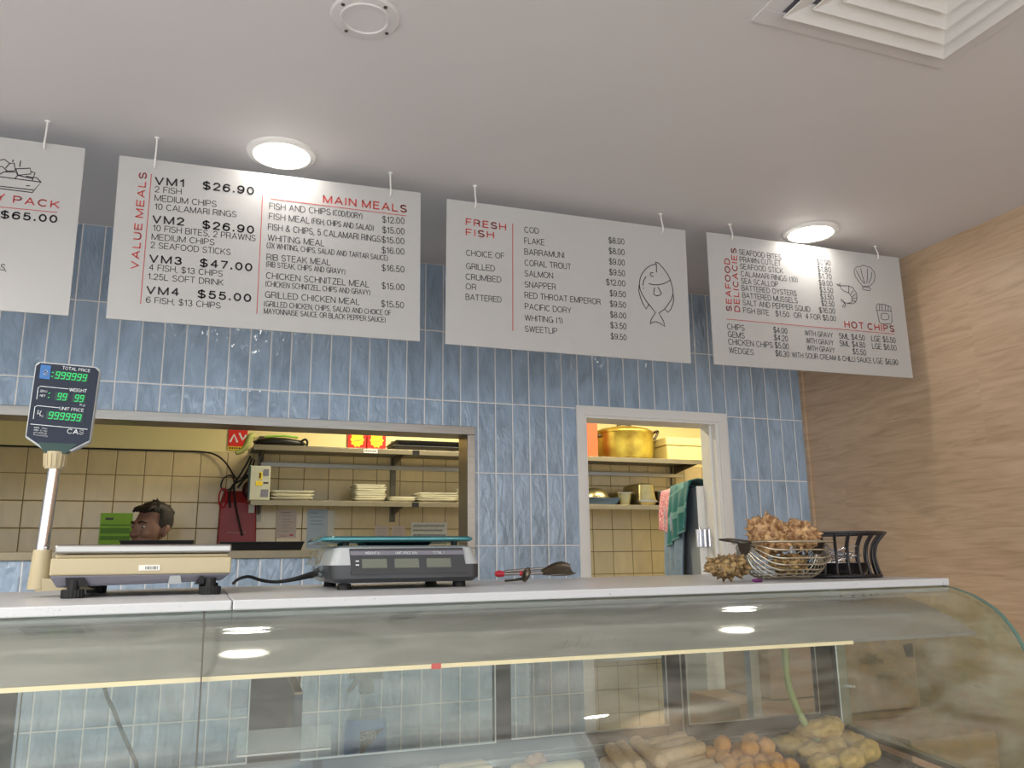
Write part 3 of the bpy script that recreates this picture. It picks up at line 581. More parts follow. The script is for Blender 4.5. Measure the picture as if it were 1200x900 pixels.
# ================================================================== THE SETTING
W = MB()
DX0, DX1, DZ = 2.070, 2.775, 2.085          # doorway
PX0, PX1, PZ0, PZ1 = -1.30, 1.535, 1.473, 1.985   # pass-through
W.box((-2.6, 0, 0), (PX0, 0.12, CH)); W.box((PX0, 0, 0), (PX1, 0.12, PZ0)); W.box((PX0, 0, PZ1), (PX1, 0.12, CH))
W.box((PX1, 0, 0), (DX0, 0.12, CH)); W.box((DX0, 0, DZ), (DX1, 0.12, CH)); W.box((DX1, 0, 0), (XW, 0.12, CH))
struct('wall_back', W, M['tile'])
struct('wall_right', MB().box((XW, -6.5, 0), (XW + 0.12, 0.12, CH)), M['wood'])
struct('wall_left', MB().box((-2.72, -6.5, 0), (-2.6, YK + 0.12, CH)), M['wallpaint'])
f = MB(); f.box((-2.6, -6.62, 0), (-2.5, -6.5, CH)); f.box((3.2, -6.62, 0), (XW, -6.5, CH)); f.box((-2.5, -6.62, 0), (3.2, -6.5, 0.10)); f.box((-2.5, -6.62, 2.60), (3.2, -6.5, CH))
struct('wall_front', f, M['wallpaint'])
f = MB()
for x in (-2.5, -0.62, 1.26, 3.14): f.box((x, -6.60, 0.10), (x + 0.06, -6.54, 2.60))
f.box((-2.5, -6.60, 0.10), (3.2, -6.54, 0.16)); f.box((-2.5, -6.60, 2.54), (3.2, -6.54, 2.60))
struct('window_1', f, M['alu'])
struct('ceiling', MB().box((-2.72, -6.62, CH), (XW + 0.12, 0.12, CH + 0.12)), M['ceil'])
struct('floor', MB().box((-2.72, -6.62, -0.1), (4.4, YK + 0.12, 0)), M['floor'])
KW = MB().box((-2.6, YK, 0), (4.4, YK + 0.12, 2.098)); struct('wall_kitchen_rear', KW, M['ktile'])
struct('wall_kitchen_upper', MB().box((-2.6, YK + 0.004, 2.098), (4.4, YK + 0.12, CH)), M['kpaint'])
struct('wall_kitchen_right', MB().box((4.28, 0.12, 0), (4.4, YK, CH)), M['kpaint'])
struct('ceiling_kitchen', MB().box((-2.6, 0.12, CH), (4.4, YK + 0.12, CH + 0.12)), M['kpaint'])

# door frame
D = MB()
D.box((2.030, -0.014, 0), (2.070, 0.0, 2.128)); D.box((2.775, -0.014, 0), (2.818, 0.0, 2.128)); D.box((2.070, -0.014, DZ), (2.775, 0.0, 2.128))
D.box((2.070, -0.010, 0), (2.080, 0.125, DZ)); D.box((2.757, -0.004, 0), (2.775, 0.125, DZ)); D.box((2.080, -0.010, DZ - 0.012), (2.757, 0.125, DZ))
D.box((2.745, 0.030, 0), (2.757, 0.045, DZ - 0.012))
struct('trim_1', D, M['white'], bevel=0.002)
# pass-through lining in folded steel
S_ = MB()
S_.box((PX0, -0.008, PZ1 - 0.012), (PX1 + 0.022, 0.0, PZ1 + 0.024)); S_.box((PX1 - 0.012, -0.008, PZ0 + 0.03), (PX1 + 0.022, 0.0, PZ1 - 0.012))
S_.box((PX0, 0.0, PZ1 - 0.012), (PX1, 0.125, PZ1)); S_.box((PX1 - 0.012, 0.0, PZ0 + 0.03), (PX1, 0.125, PZ1 - 0.012))
S_.box((PX1, -0.008, PZ0 - 0.004), (PX1 + 0.022, 0.0, PZ0 + 0.03))
struct('trim_4', MB().box((PX0, -0.012, PZ0 - 0.004), (PX1, 0.30, PZ0 + 0.026)), M['shelfsteel'], bevel=0.002)
struct('trim_2', S_, M['steel'], bevel=0.0015)
struct('trim_3', MB().box((XW - 0.012, -0.022, 0), (XW, 0.0, CH)), M['wood'])
struct('baseboard_right', MB().box((XW - 0.012, -6.5, 0), (XW, -0.022, 0.1)), M['white'], bevel=0.002)

# ================================================================== CEILING FITTINGS
def downlight(x, y, label):
    t = thing('downlight', (x, y, CH), label, 'ceiling light', 'recessed round downlights')
    MB().lathe([(0.080, -0.004), (0.088, -0.012), (0.104, -0.008), (0.108, 0.0)], (0, 0, 0), 40).build('trim_ring', M['white'], None, smooth=40, origin=(0, 0, 0)).parent = t
    MB().lathe([(0.0001, -0.0145), (0.05, -0.014), (0.078, -0.011), (0.082, -0.002)], (0, 0, 0), 40).build('diffuser', M['bulb'], None, smooth=60, origin=(0, 0, 0)).parent = t
    o = area('downlight_lamp', (x, y, CH - 0.020), (0, 0, 0), 0.15, 0.15, SHOP_LAMP if y > -1 else ADDED_LAMP, (1.0, 0.965, 0.925), radians(165), 'DISK')
    return t
downlight(0.657, -0.812, 'round glowing downlight above the board with the meal deals')
downlight(2.700, -0.829, 'round glowing downlight above the seafood and chips board')
for x, y in ((-1.8, -2.1), (-1.8, -3.4), (-1.8, -4.8), (-0.8, -2.7), (-0.8, -4.1), (2.95, -5.6)):  # unseen lamps added to brighten the room, set clear of the glass reflections
    downlight(x, y, 'round downlight in the ceiling over the shop floor behind the camera')

t = thing('ceiling_speaker', (0.783, -1.565, CH), 'flat white round ceiling speaker cover with four dark screws', 'speaker')
MB().lathe([(0.0001, -0.006), (0.05, -0.006), (0.052, -0.009), (0.058, -0.009), (0.060, -0.006), (0.078, -0.005), (0.083, 0.0)], (0.783, -1.565, CH), 48).build('cover', M['ceil'], t, smooth=40)
for k in range(4):
    a = 0.55 + k * pi / 2
    MB().cyl((0.783 + 0.069 * cos(a), -1.565 + 0.069 * sin(a), CH - 0.0075), (0.783 + 0.069 * cos(a), -1.565 + 0.069 * sin(a), CH - 0.004), 0.0045, seg=10).build('screw', M['darksteel'], t)

vx, vy = 1.962, -2.168
t = thing('air_vent', (vx, vy, CH), 'square four-way white ceiling air vent with sloping louvres', 'air vent')
fl = MB()
for a, b, z in ((0.252, 0.303, 0.006),):
    for s0, s1 in (((-b, -b), (b, -a)), ((-b, a), (b, b)), ((-b, -a), (-a, a)), ((a, -a), (b, a))):
        fl.box((vx + s0[0], vy + s0[1], CH - z), (vx + s1[0], vy + s1[1], CH))
fl.build('flange', M['ceil'], t, bevel=0.002)
MB().box((vx - 0.252, vy - 0.252, CH - 0.002), (vx + 0.252, vy + 0.252, CH)).build('duct_backing', M['greyp'], t)
for k in range(5):
    b = 0.250 - 0.047 * k; a = b - 0.0455; lo = MB()
    q = [(-1, -1), (1, -1), (1, 1), (-1, 1)]
    o_ = [(vx + i * b, vy + j * b, CH - 0.020) for i, j in q]; i_ = [(vx + i * a, vy + j * a, CH - 0.004) for i, j in q]
    o2 = [(p[0], p[1], p[2] + 0.004) for p in o_]; i2 = [(p[0], p[1], p[2] + 0.003) for p in i_]
    for n in range(4):
        m_ = (n + 1) % 4
        lo.hexa([o_[n], o_[m_], i_[m_], i_[n]], [o2[n], o2[m_], i2[m_], i2[n]])
    lo.build('louvre', M['white'], t)

# ================================================================== MENU BOARDS
YB = -0.790
def menu_board(name, corners, label):
    (tlx, tlz), (trx, trz), (blx, blz), (brx, brz) = corners
    t = thing(name, ((blx + brx) / 2, YB, (blz + brz) / 2), label, 'menu board', 'hanging menu boards')
    fr = [(blx, YB, blz), (brx, YB, brz), (trx, YB, trz), (tlx, YB, tlz)]
    MB().prism(fr, [(p[0], YB + 0.005, p[2]) for p in fr]).build('panel', M['board'], t)
    return t
def letter(t, spec, part, sel, m):
    for s in spec:
        if sel(s):
            mb = MB(); put_text(mb, s[0], s[1], s[2], s[3], s[4], s[5], YB - 0.001, (0.215 if 'r' not in s[6] else 0.195) if 'b' in s[6] else 0.11, 0.36 if 'b' in s[6] else 0.2)
            mb.build(part, m, t)
def rules(t, lines, wd=0.0022):
    for l in lines: MB().stroke(l, wd, YB - 0.0012).build('rule_line', M['red'], t)
def drawing(t, name, lines, wd):
    mb = MB()
    for l in lines: mb.stroke(l, wd, YB - 0.0012)
    mb.build(name, M['ink'], t)
isr = lambda s: 'r' in s[6]
nor = lambda s: 'r' not in s[6]
b = menu_board('menu_board', [(-0.815, 2.640), (0.102, 2.651), (-0.815, 2.135), (0.103, 2.138)], 'white hanging board with a drawn tray of chips, cut off by the left edge')
letter(b, T0, 'lettering', nor, M['ink']); letter(b, T0, 'heading', isr, M['red']); rules(b, R0, 0.0018); drawing(b, 'chip_tray_drawing', D0, 0.0026)
b = menu_board('menu_board', [(0.194, 2.644), (1.114, 2.664), (0.199, 2.139), (1.117, 2.147)], 'white hanging board lettered VALUE MEALS and MAIN MEALS')
letter(b, T1 + T1b, 'lettering', nor, M['ink']); letter(b, T1 + T1b, 'heading', isr, M['red']); rules(b, R1, 0.002)
b = menu_board('menu_board', [(1.206, 2.656), (2.143, 2.667), (1.203, 2.145), (2.134, 2.147)], 'white hanging board headed FRESH FISH with a fish drawing')
letter(b, T2, 'lettering', nor, M['ink']); letter(b, T2, 'heading', isr, M['red']); rules(b, R2, 0.0026); drawing(b, 'fish_drawing', D2, 0.0030)
b = menu_board('menu_board', [(2.238, 2.673), (3.186, 2.683), (2.233, 2.151), (3.188, 2.162)], 'white hanging board lettered SEAFOOD DELICACIES and HOT CHIPS, nearest the wood wall')
letter(b, T3, 'lettering', nor, M['ink']); letter(b, T3, 'heading', isr, M['red']); rules(b, R3, 0.0022)
drawing(b, 'shell_drawing', D3[:6], 0.0020); drawing(b, 'prawn_drawing', D3[6:15], 0.0020); drawing(b, 'chip_box_drawing', D3[15:], 0.0020)

HK = [(-0.003, 2.638, 'white hook holding up the board with the chip tray drawing'),
      (0.292, 2.628, 'white hook at the left end of the VALUE MEALS board'),
      (1.010, 2.645, 'white hook at the right end of the MAIN MEALS board'),
      (1.306, 2.645, 'white hook at the left end of the FRESH FISH board'),
      (2.040, 2.653, 'white hook at the right end of the FRESH FISH board'),
      (2.348, 2.664, 'white hook at the left end of the SEAFOOD DELICACIES board'),
      (3.065, 2.668, 'white hook above the HOT CHIPS side of the rightmost board')]
for x, z, lb in HK:
    mb = MB(); mb.lathe([(0.0001, -0.004), (0.007, -0.004), (0.008, 0.0)], (x, YB + 0.0025, CH), 16)
    mb.tube([(x, YB + 0.0025, CH), (x, YB - 0.004, z + 0.030), (x, YB - 0.009, z + 0.018), (x, YB - 0.009, z - 0.002), (x, YB - 0.003, z - 0.008), (x, YB + 0.006, z - 0.007), (x, YB + 0.012, z + 0.002), (x, YB + 0.012, z + 0.012)], 0.0026, 8)
    setp(mb.build('ceiling_hook', M['white'], smooth=40), lb, 'hook', 'board hooks')

# ================================================================== COUNTER AND DISPLAY CASE
X0c, X1c = -1.0, 2.132
YF, YR = -1.815, -1.05
XJ = 0.548                                 # joint between the two slabs
for xa, xb, lb in ((X0c, XJ - 0.0008, 'left slab of the speckled pale stone counter, under the cream scale'), (XJ + 0.0008, X1c, 'long right slab of the speckled pale stone counter on the glass case')):
    top = [(xa, YF), (xb, YF), (xb, YR), (xa, YR)]
    setp(MB().hexa([(x, y, zc(x, y) - 0.0165) for x, y in top], [(x, y, zc(x, y)) for x, y in top]).build('countertop', M['stone'], bevel=0.0025), lb, 'countertop', 'stone counter slabs')
t = thing('display_case', (0.6, -1.6, 0), 'long curved-glass refrigerated display case under the stone counter', 'display case')
XE = 2.132
zt = zc(XE, YF) - 0.0175
prof = [(-1.800, zt + 0.000), (-1.830, zt - 0.004), (-1.850, zt - 0.010), (-1.876, zt - 0.018), (-1.901, zt - 0.029), (-1.926, zt - 0.043), (-1.945, zt - 0.058), (-1.962, zt - 0.078), (-1.976, zt - 0.098), (-1.987, zt - 0.120), (-1.999, zt - 0.15), (-2.012, zt - 0.19), (-2.026, zt - 0.25), (-2.036, zt - 0.33), (-2.040, zt - 0.44)]
inner = [(p[0] + 0.006 * (0.2 + 0.8 * i / 14), p[1] - 0.006) for i, p in enumerate(prof)]
def zadj(x): return 0.0052 * (x - XE)
def front_glass(xa, xb):
    mb = MB(); L = prof + inner[::-1]
    mb.prism([(xa, y, z + zadj(xa)) for y, z in L], [(xb, y, z + zadj(xb)) for y, z in L])
    return mb.build('front_glass', M['glass'], t, smooth=30)
XS = 0.505
front_glass(X0c, XS - 0.002); front_glass(XS + 0.002, XE - 0.010)
mb = MB(); mb.loft([[(XS - 0.0012, y, z + zadj(XS)), (XS + 0.0012, y, z + zadj(XS)), (XS + 0.0012, y + 0.004, z - 0.005 + zadj(XS)), (XS - 0.0012, y + 0.004, z - 0.005 + zadj(XS))] for y, z in prof])
mb.build('glass_seam', M['seam'], t)
# end glass: a flat pane cut to the front profile
L = prof + [(-1.99, 0.955), (-1.46, 1.000), (-1.46, zt - 0.002)]
mb = MB(); mb.prism([(XE - 0.008, y, z) for y, z in L], [(XE, y, z) for y, z in L]); mb.build('end_glass', M['glassend'], t)
mb = MB(); mb.loft([[(XE - 0.0085, y - 0.0004, z + 0.0006), (XE + 0.0005, y - 0.0004, z + 0.0006), (XE + 0.0005, y + 0.0022, z - 0.0012), (XE - 0.0085, y + 0.0022, z - 0.0012)] for y, z in prof])
mb.build('glass_edge', M['gedgeg'], t)
# hood: sloping panel under the counter front
ha, hb = (-1.772, 1.3499), (-1.950, 1.2840)
mb = MB()
HX = 2.040
hp = [(-1.766, 1.3560)]
for k in range(13):                       # the hood curves gently, like the glass above it
    q = k / 12; hp.append((ha[0] + (hb[0] - ha[0]) * q, ha[1] + (hb[1] - ha[1]) * q + 0.178 * 0.14 * q * (1 - q)))
under = [(y + 0.003, z - 0.007) for y, z in hp]
LP = hp + under[::-1]
mb.prism([(X0c, y, z) for y, z in LP], [(HX, y, z + 0.005) for y, z in LP])
mb.build('hood_panel', M['hood'], t, smooth=30)
mb = MB(); mb.prism([(X0c, hb[0] - 0.001, hb[1] - 0.0005), (X0c, hb[0] + 0.012, hb[1] - 0.0005), (X0c, hb[0] + 0.012, hb[1] - 0.0070), (X0c, hb[0] - 0.001, hb[1] - 0.0070)], [(1.714, hb[0] - 0.001, hb[1] + 0.001), (1.714, hb[0] + 0.012, hb[1] + 0.001), (1.714, hb[0] + 0.012, hb[1] - 0.0055), (1.714, hb[0] - 0.001, hb[1] - 0.0055)])
mb.build('light_strip', M['strip'], t)
MB().box((0.855, hb[0] - 0.0022, hb[1] - 0.0070), (0.871, hb[0] - 0.0008, hb[1] + 0.0015)).build('red_tape', M['redsign'], t)
mb = MB(); mb.box((X0c, -1.66, 1.272), (XE - 0.02, -1.44, 1.279)); mb.box((X0c, -1.46, 1.279), (XE - 0.02, -1.44, 1.362))
mb.build('canopy', M['alu'], t)
# rear sliding doors
def rear_door(x0, x1, y, wl, wr):
    mb = MB(); z0, z1 = 1.022, 1.270
    mb.box((x0, y, z0), (x0 + wl, y + 0.016, z1)); mb.box((x1 - wr, y, z0), (x1, y + 0.016, z1))
    mb.box((x0 + wl, y, z0), (x1 - wr, y + 0.016, 1.050)); mb.box((x0 + wl, y, z1 - 0.01), (x1 - wr, y + 0.016, z1))
    o = mb.build('rear_door', M['darkframe'], t, bevel=0.001)
    MB().box((x0 + wl, y + 0.006, 1.050), (x1 - wr, y + 0.010, z1 - 0.01)).build('door_glass', M['glassrear'], o)
    m2 = MB(); m2.box((x0 + wl, y - 0.001, 1.050), (x1 - wr, y, 1.0535)); m2.box((x0 + wl - 0.003, y - 0.001, 1.050), (x0 + wl, y, z1 - 0.01)); m2.box((x1 - wr, y - 0.001, 1.050), (x1 - wr + 0.003, y, z1 - 0.01))
    m2.build('bright_seal', M['alu'], o)
rear_door(-0.45, 0.185, -1.450, 0.03, 0.20)
rear_door(0.187, 0.700, -1.432, 0.003, 0.095)
rear_door(0.702, 1.176, -1.450, 0.008, 0.040)
rear_door(1.178, 1.632, -1.432, 0.003, 0.042)
rear_door(1.634, 2.086, -1.450, 0.006, 0.055)
mb = MB(); mb.box((2.088, -1.465, 0.99), (XE - 0.009, -1.425, 1.366)); mb.build('corner_post', M['alu'], t, bevel=0.003)
MB().box((2.118, -1.480, 1.112), (2.128, -1.465, 1.118)).build('post_bolt', M['chrome'], t)
# deck, sills, base
mb = MB(); mb.hexa([(X0c, -2.02, 0.905), (XE - 0.01, -2.02, 0.905), (XE - 0.01, -1.43, 0.96), (X0c, -1.43, 0.96)], [(X0c, -2.02, 0.928), (XE - 0.01, -2.02, 0.928), (XE - 0.01, -1.43, 0.985), (X0c, -1.43, 0.985)]); mb.box((X0c, -1.452, 0.96), (XE - 0.01, -1.43, 1.0048))
mb.build('food_deck', M['deck'], t)
mb = MB(); mb.box((X0c, -1.47, 1.005), (2.088, -1.425, 1.020)); mb.build('door_track', M['alu'], t, bevel=0.002)
mb = MB(); mb.prism([(XE - 0.030, -1.47, 1.004), (XE - 0.009, -1.47, 1.004), (XE - 0.009, -1.47, 1.018), (XE - 0.030, -1.47, 1.018)], [(XE - 0.030, -1.99, 0.956), (XE - 0.009, -1.99, 0.956), (XE - 0.009, -1.99, 0.970), (XE - 0.030, -1.99, 0.970)]); mb.build('end_rail', M['alu'], t, bevel=0.002)
mb = MB(); mb.box((X0c, -2.045, 0.08), (XE, -1.43, 0.904)); mb.box((X0c, -1.43, 0.08), (XE, -1.06, 0.945)); mb.box((X0c, -1.98, 0.0), (XE - 0.06, -1.12, 0.08))
mb.build('cabinet_base', M['lgrey'], t, bevel=0.004)
mb = MB()
for x in (X0c + 0.02, XE - 0.06):
    mb.box((x, -1.11, 0.945), (x + 0.03, -1.08, zc(x, -1.1) - 0.017))
mb.build('rear_leg', M['alu'], t)
# glass divider inside the case
d = thing('glass_divider', (0.684, -1.55, 1.0), 'thick upright glass divider with a pale top edge inside the case', 'glass divider')
mb = MB(); mb.hexa([(0.678, -1.62, 0.995), (0.690, -1.62, 0.995), (0.690, -1.475, 1.008), (0.678, -1.475, 1.008)], [(0.678, -1.62, 1.205), (0.690, -1.62, 1.205), (0.690, -1.475, 1.222), (0.678, -1.475, 1.222)]); mb.build('pane', M['glassrear'], d)
MB().hexa([(0.6765, -1.622, 1.205), (0.6915, -1.622, 1.205), (0.6915, -1.475, 1.222), (0.6765, -1.475, 1.222)], [(0.6765, -1.622, 1.209), (0.6915, -1.622, 1.209), (0.6915, -1.475, 1.226), (0.6765, -1.475, 1.226)]).build('top_edge', M['cream'], d)
MB().box((0.6765, -1.624, 0.995), (0.6915, -1.620, 1.205)).build('front_edge', M['gedge'], d)
d = thing('ticket_holder', (0.655, -1.70, 1.09), 'clear plastic ticket holder with a bright lower edge in front of the divider', 'ticket holder')
MB().prism([(0.574, -1.690, 1.119), (0.737, -1.690, 1.119), (0.737, -1.690, 1.159), (0.574, -1.690, 1.159)], [(0.574, -1.688, 1.119), (0.737, -1.688, 1.119), (0.737, -1.688, 1.159), (0.574, -1.688, 1.159)]).build('sheet', M['clear'], d)
MB().box((0.574, -1.692, 1.1165), (0.737, -1.687, 1.1195)).build('edge', M['wink'], d)
# hose, cord
mb = MB(); mb.tube([(1.900, -1.50, 1.225), (1.898, -1.50, 1.17), (1.898, -1.51, 1.12), (1.905, -1.53, 1.07), (1.918, -1.545, 1.035), (1.935, -1.555, 1.012)], 0.0085, 10)
setp(mb.build('drain_hose', M['hose'], smooth=60), 'pale green hose hanging into the battered fish tray', 'hose')
mb = MB(); mb.tube([(0.30, -1.30, 1.366), (0.312, -1.30, 1.25), (0.325, -1.30, 1.187), (0.341, -1.30, 1.155), (0.360, -1.30, 1.112), (0.386, -1.30, 1.06), (0.396, -1.30, 1.034), (0.40, -1.29, 0.97), (0.42, -1.28, 0.951)], 0.0042, 8)
setp(mb.build('power_cord', M['black'], smooth=60), 'dark cord hanging behind the rear glass at left', 'cord')

# ================================================================== ON THE COUNTER
def zq(x, y): return zc(x, y)

# ---- cream computing scale with a pole display
sx0, sx1, sy0, sy1 = 0.231, 0.552, -1.535, -1.235
zb = zq(0.4, -1.4)
t = thing('price_scale', (0.39, -1.39, zb), 'cream weighing scale with steel platter and pole display at the left of the counter', 'scale')
mb = MB(); mb.hexa([(sx0 + 0.012, sy0 + 0.012, zb + 0.018), (sx1 - 0.018, sy0 + 0.012, zb + 0.026), (sx1 - 0.018, sy1, zb + 0.026), (sx0 + 0.012, sy1, zb + 0.018)],
                   [(sx0, sy0, zb + 0.040), (sx1, sy0, zb + 0.040), (sx1, sy1, zb + 0.040), (sx0, sy1, zb + 0.040)])
mb.build('lower_casing', M['greyp'], t, bevel=0.003)
mb = MB(); mb.box((sx0, sy0, zb + 0.040), (sx1, sy1, zb + 0.072)); mb.box((sx0 + 0.006, sy0 + 0.006, zb + 0.072), (sx1 - 0.006, sy1 - 0.006, zb + 0.079))
mb.build('body', M['cream'], t, bevel=0.003)
mb = MB(); mb.box((0.236, sy0 - 0.002, zb + 0.0805), (0.551, sy1 + 0.005, zb + 0.097)); mb.build('platter', M['steel'], t, bevel=0.004, seg=3)
MB().box((0.256, -1.50, zb + 0.079), (0.53, -1.27, zb + 0.081)).build('platter_support', M['black'], t)
lb = MB().box((0.383, sy0 - 0.0012, zb + 0.0475), (0.421, sy0, zb + 0.058)).build('price_label', M['paper'], t)
mb = MB()
for k, wd in enumerate((2, 1, 3, 1, 2, 1, 2, 3, 1, 2)): mb.box((0.395 + k * 0.0023, sy0 - 0.0016, zb + 0.0495), (0.395 + k * 0.0023 + wd * 0.0005, sy0 - 0.0012, zb + 0.0555))
mb.build('barcode', M['ink'], lb)
MB().prism([(0.437, sy0 + 0.0075, zb + 0.0215), (0.462, sy0 + 0.0075, zb + 0.0215), (0.459, sy0 + 0.001, zb + 0.037), (0.440, sy0 + 0.001, zb + 0.037)], [(0.437, sy0 + 0.02, zb + 0.0215), (0.462, sy0 + 0.02, zb + 0.0215), (0.459, sy0 + 0.02, zb + 0.037), (0.440, sy0 + 0.02, zb + 0.037)]).build('level_cover', M['lgrey'], t)
for x, y in ((0.273, -1.53), (0.515, -1.53), (0.285, -1.26), (0.515, -1.26)):
    z0 = zq(x, y); mb = MB(); mb.cyl((x, y, z0), (x, y, z0 + 0.016), 0.0195, seg=20); mb.cyl((x, y, z0 + 0.016), (x, y, zb + 0.032), 0.0105, seg=12)
    for k in range(20):
        a = k * pi / 10; mb.box((x + 0.0192 * cos(a) - 0.0013, y + 0.0192 * sin(a) - 0.0013, z0 + 0.001), (x + 0.0192 * cos(a) + 0.0013, y + 0.0192 * sin(a) + 0.0013, z0 + 0.015))
    fo = mb.build('levelling_foot', M['rubber'], t)
    MB().hexa([(x - 0.012, y - 0.005, zb + 0.020), (x + 0.026 if x < 0.4 else x - 0.03, y - 0.005, zb + 0.020), (x + 0.026 if x < 0.4 else x - 0.03, y + 0.02, zb + 0.020), (x - 0.012, y + 0.02, zb + 0.020)],
              [(x - 0.014, y - 0.008, zb + 0.036), (x + 0.018 if x < 0.4 else x - 0.02, y - 0.008, zb + 0.036), (x + 0.018 if x < 0.4 else x - 0.02, y + 0.02, zb + 0.036), (x - 0.014, y + 0.02, zb + 0.036)]).build('foot_bracket', M['black'], fo)
# bracket and pole
mb = MB(); ring = lambda z, x, rx, ry: [(x + rx * cos(2 * pi * k / 20), -1.42 + ry * sin(2 * pi * k / 20), z) for k in range(20)]
mb.loft([ring(1.404, 0.199, 0.0215, 0.022), ring(1.44, 0.199, 0.0195, 0.020), ring(1.480, 0.1985, 0.0165, 0.017)])
mb.hexa([(0.195, -1.440, 1.400), (0.30, -1.440, 1.402), (0.30, -1.400, 1.402), (0.195, -1.400, 1.400)], [(0.195, -1.440, 1.425), (0.25, -1.440, 1.423), (0.25, -1.400, 1.423), (0.195, -1.400, 1.425)])
mb.build('pole_bracket', M['cream'], t, smooth=40)
MB().cyl((0.1975, -1.42, 1.478), (0.2045, -1.42, 1.650), 0.0118, seg=24).build('pole', M['chrome'], t, smooth=40)
mb = MB(); mb.lathe([(0.0165, 0.0), (0.0180, 0.003), (0.0205, 0.030), (0.0205, 0.034), (0.014, 0.036)], (0.2035, -1.42, 1.641), 30)
for k in range(14):
    a = 2 * pi * k / 14; mb.tube([(0.2035 + 0.0185 * cos(a), -1.42 + 0.0185 * sin(a), 1.645), (0.2035 + 0.0207 * cos(a), -1.42 + 0.0207 * sin(a), 1.671)], 0.0016, 6)
mb.build('pole_collar', M['cream'], t, smooth=40)
# display head: outline on the vertical plane
OUT = [(x, z) for x, z in OD[0]]
cx_ = sum(p[0] for p in OUT) / 8; cz_ = sum(p[1] for p in OUT) / 8
def scl(s): return [(cx_ + (x - cx_) * s, cz_ + (z - cz_) * s) for x, z in OUT]
mb = MB(); mb.prism([(x, -1.434, z) for x, z in scl(1.028)], [(x, -1.405, z) for x, z in scl(1.015)]); mb.build('display_housing', M['lgrey'], t, bevel=0.004, seg=3)
fc = MB().prism([(x, -1.4352, z) for x, z in scl(0.985)], [(x, -1.4335, z) for x, z in scl(0.985)]).build('display_face', M['navy'], t, bevel=0.0006)
mb = MB(); mb.hexa([(0.186, -1.4358, 1.671), (0.222, -1.4358, 1.671), (0.222, -1.405, 1.671), (0.186, -1.405, 1.671)], [(0.172, -1.4358, 1.692), (0.243, -1.4358, 1.692), (0.243, -1.405, 1.692), (0.172, -1.405, 1.692)]); mb.build('display_neck', M['greenwin'], t)
YD = -1.4362
mb = MB(); q = BD[0]; mb.prism([(x, YD, z) for x, z in q], [(x, YD + 0.0008, z) for x, z in q]); mb.build('blue_sticker', M['bluesq'], fc)
for s in TD:
    if s[6] == '7':
        mb = MB(); seven9(mb, s[1], s[2], s[3], s[4], s[5], len(s[0]), YD - 0.0006); mb.build('green_digits', M['green'], fc)
        mb = MB(); p = 0.004; mb.prism([(s[1] - p, YD, s[2] - p / 2), (s[3] + p / 2, YD, s[4] - p / 2), (s[3] + p / 2 + 0.001, YD, s[4] + s[5] + p / 2), (s[1] - p + 0.001, YD, s[2] + s[5] + p / 2)],
                                     [(s[1] - p, YD + 0.0006, s[2] - p / 2), (s[3] + p / 2, YD + 0.0006, s[4] - p / 2), (s[3] + p / 2 + 0.001, YD + 0.0006, s[4] + s[5] + p / 2), (s[1] - p + 0.001, YD + 0.0006, s[2] + s[5] + p / 2)])
        mb.build('digit_window', M['greenwin'], fc)
    else:
        mb = MB(); put_text(mb, *s[:6], YD - 0.0012, 0.17 if 'b' in s[6] else 0.14); mb.build('lettering', M['wink'], fc)
for l in BD[1:]:
    mb = MB(); mb.stroke([(l[0][0], l[0][1]), (l[0][0] + 0.0016, l[0][1])], 0.0016, YD - 0.001); mb.build('green_dot', M['green'], fc)
for l in LD: MB().stroke(l, 0.0011, YD - 0.0006).build('face_line', M['wink'], fc)

# ---- grey scale with glass platter
zb = zq(0.9, -1.4)
t = thing('weighing_scale', (0.915, -1.38, zb), 'grey and charcoal weighing scale with a teal glass platter and three small screens', 'scale')
def rring(x0, x1, y0, y1, z, r=0.02, n=5):
    P = []
    for cx, cy, a0 in ((x1 - r, y0 + r, -pi / 2), (x1 - r, y1 - r, 0), (x0 + r, y1 - r, pi / 2), (x0 + r, y0 + r, pi)):
        for k in range(n): a = a0 + k * pi / 2 / (n - 1); P.append((cx + r * cos(a), cy + r * sin(a), z))
    return P
mb = MB(); mb.loft([rring(0.765, 1.068, -1.515, -1.225, zb + 0.013), rring(0.752, 1.080, -1.522, -1.218, zb + 0.022), rring(0.748, 1.080, -1.522, -1.215, zb + 0.050)]); mb.build('lower_casing', M['dgrey'], t, smooth=30)
mb = MB(); mb.loft([rring(0.750, 1.079, -1.521, -1.216, zb + 0.050), rring(0.762, 1.068, -1.508, -1.225, zb + 0.086), rring(0.772, 1.058, -1.498, -1.235, zb + 0.091)]); mb.build('upper_casing', M['lgrey'], t, smooth=30)
yf = -1.5195
def slant(z): return -1.526 + max(0, (z - zb - 0.030)) * 0.26
mb = MB(); z0, z1 = zb + 0.030, zb + 0.0845
mb.prism([(0.793, slant(z0) - 0.002, z0), (1.047, slant(z0) - 0.002, z0 + 0.002), (1.041, slant(z1) - 0.002, z1 + 0.001), (0.790, slant(z1) - 0.002, z1)], [(0.793, slant(z0) + 0.006, z0), (1.047, slant(z0) + 0.006, z0 + 0.002), (1.041, slant(z1) + 0.006, z1), (0.790, slant(z1) + 0.006, z1)])
fp = mb.build('front_panel', M['dgrey'], t)
mb = MB(); z2, z3 = zb + 0.0705, zb + 0.0795
mb.prism([(0.792, slant(z2) - 0.0028, z2), (1.043, slant(z2) - 0.0028, z2), (1.042, slant(z3) - 0.0028, z3), (0.791, slant(z3) - 0.0028, z3)], [(0.792, slant(z2), z2), (1.043, slant(z2), z2), (1.042, slant(z3), z3), (0.791, slant(z3), z3)]); mb.build('title_band', M['greyp'], fp)
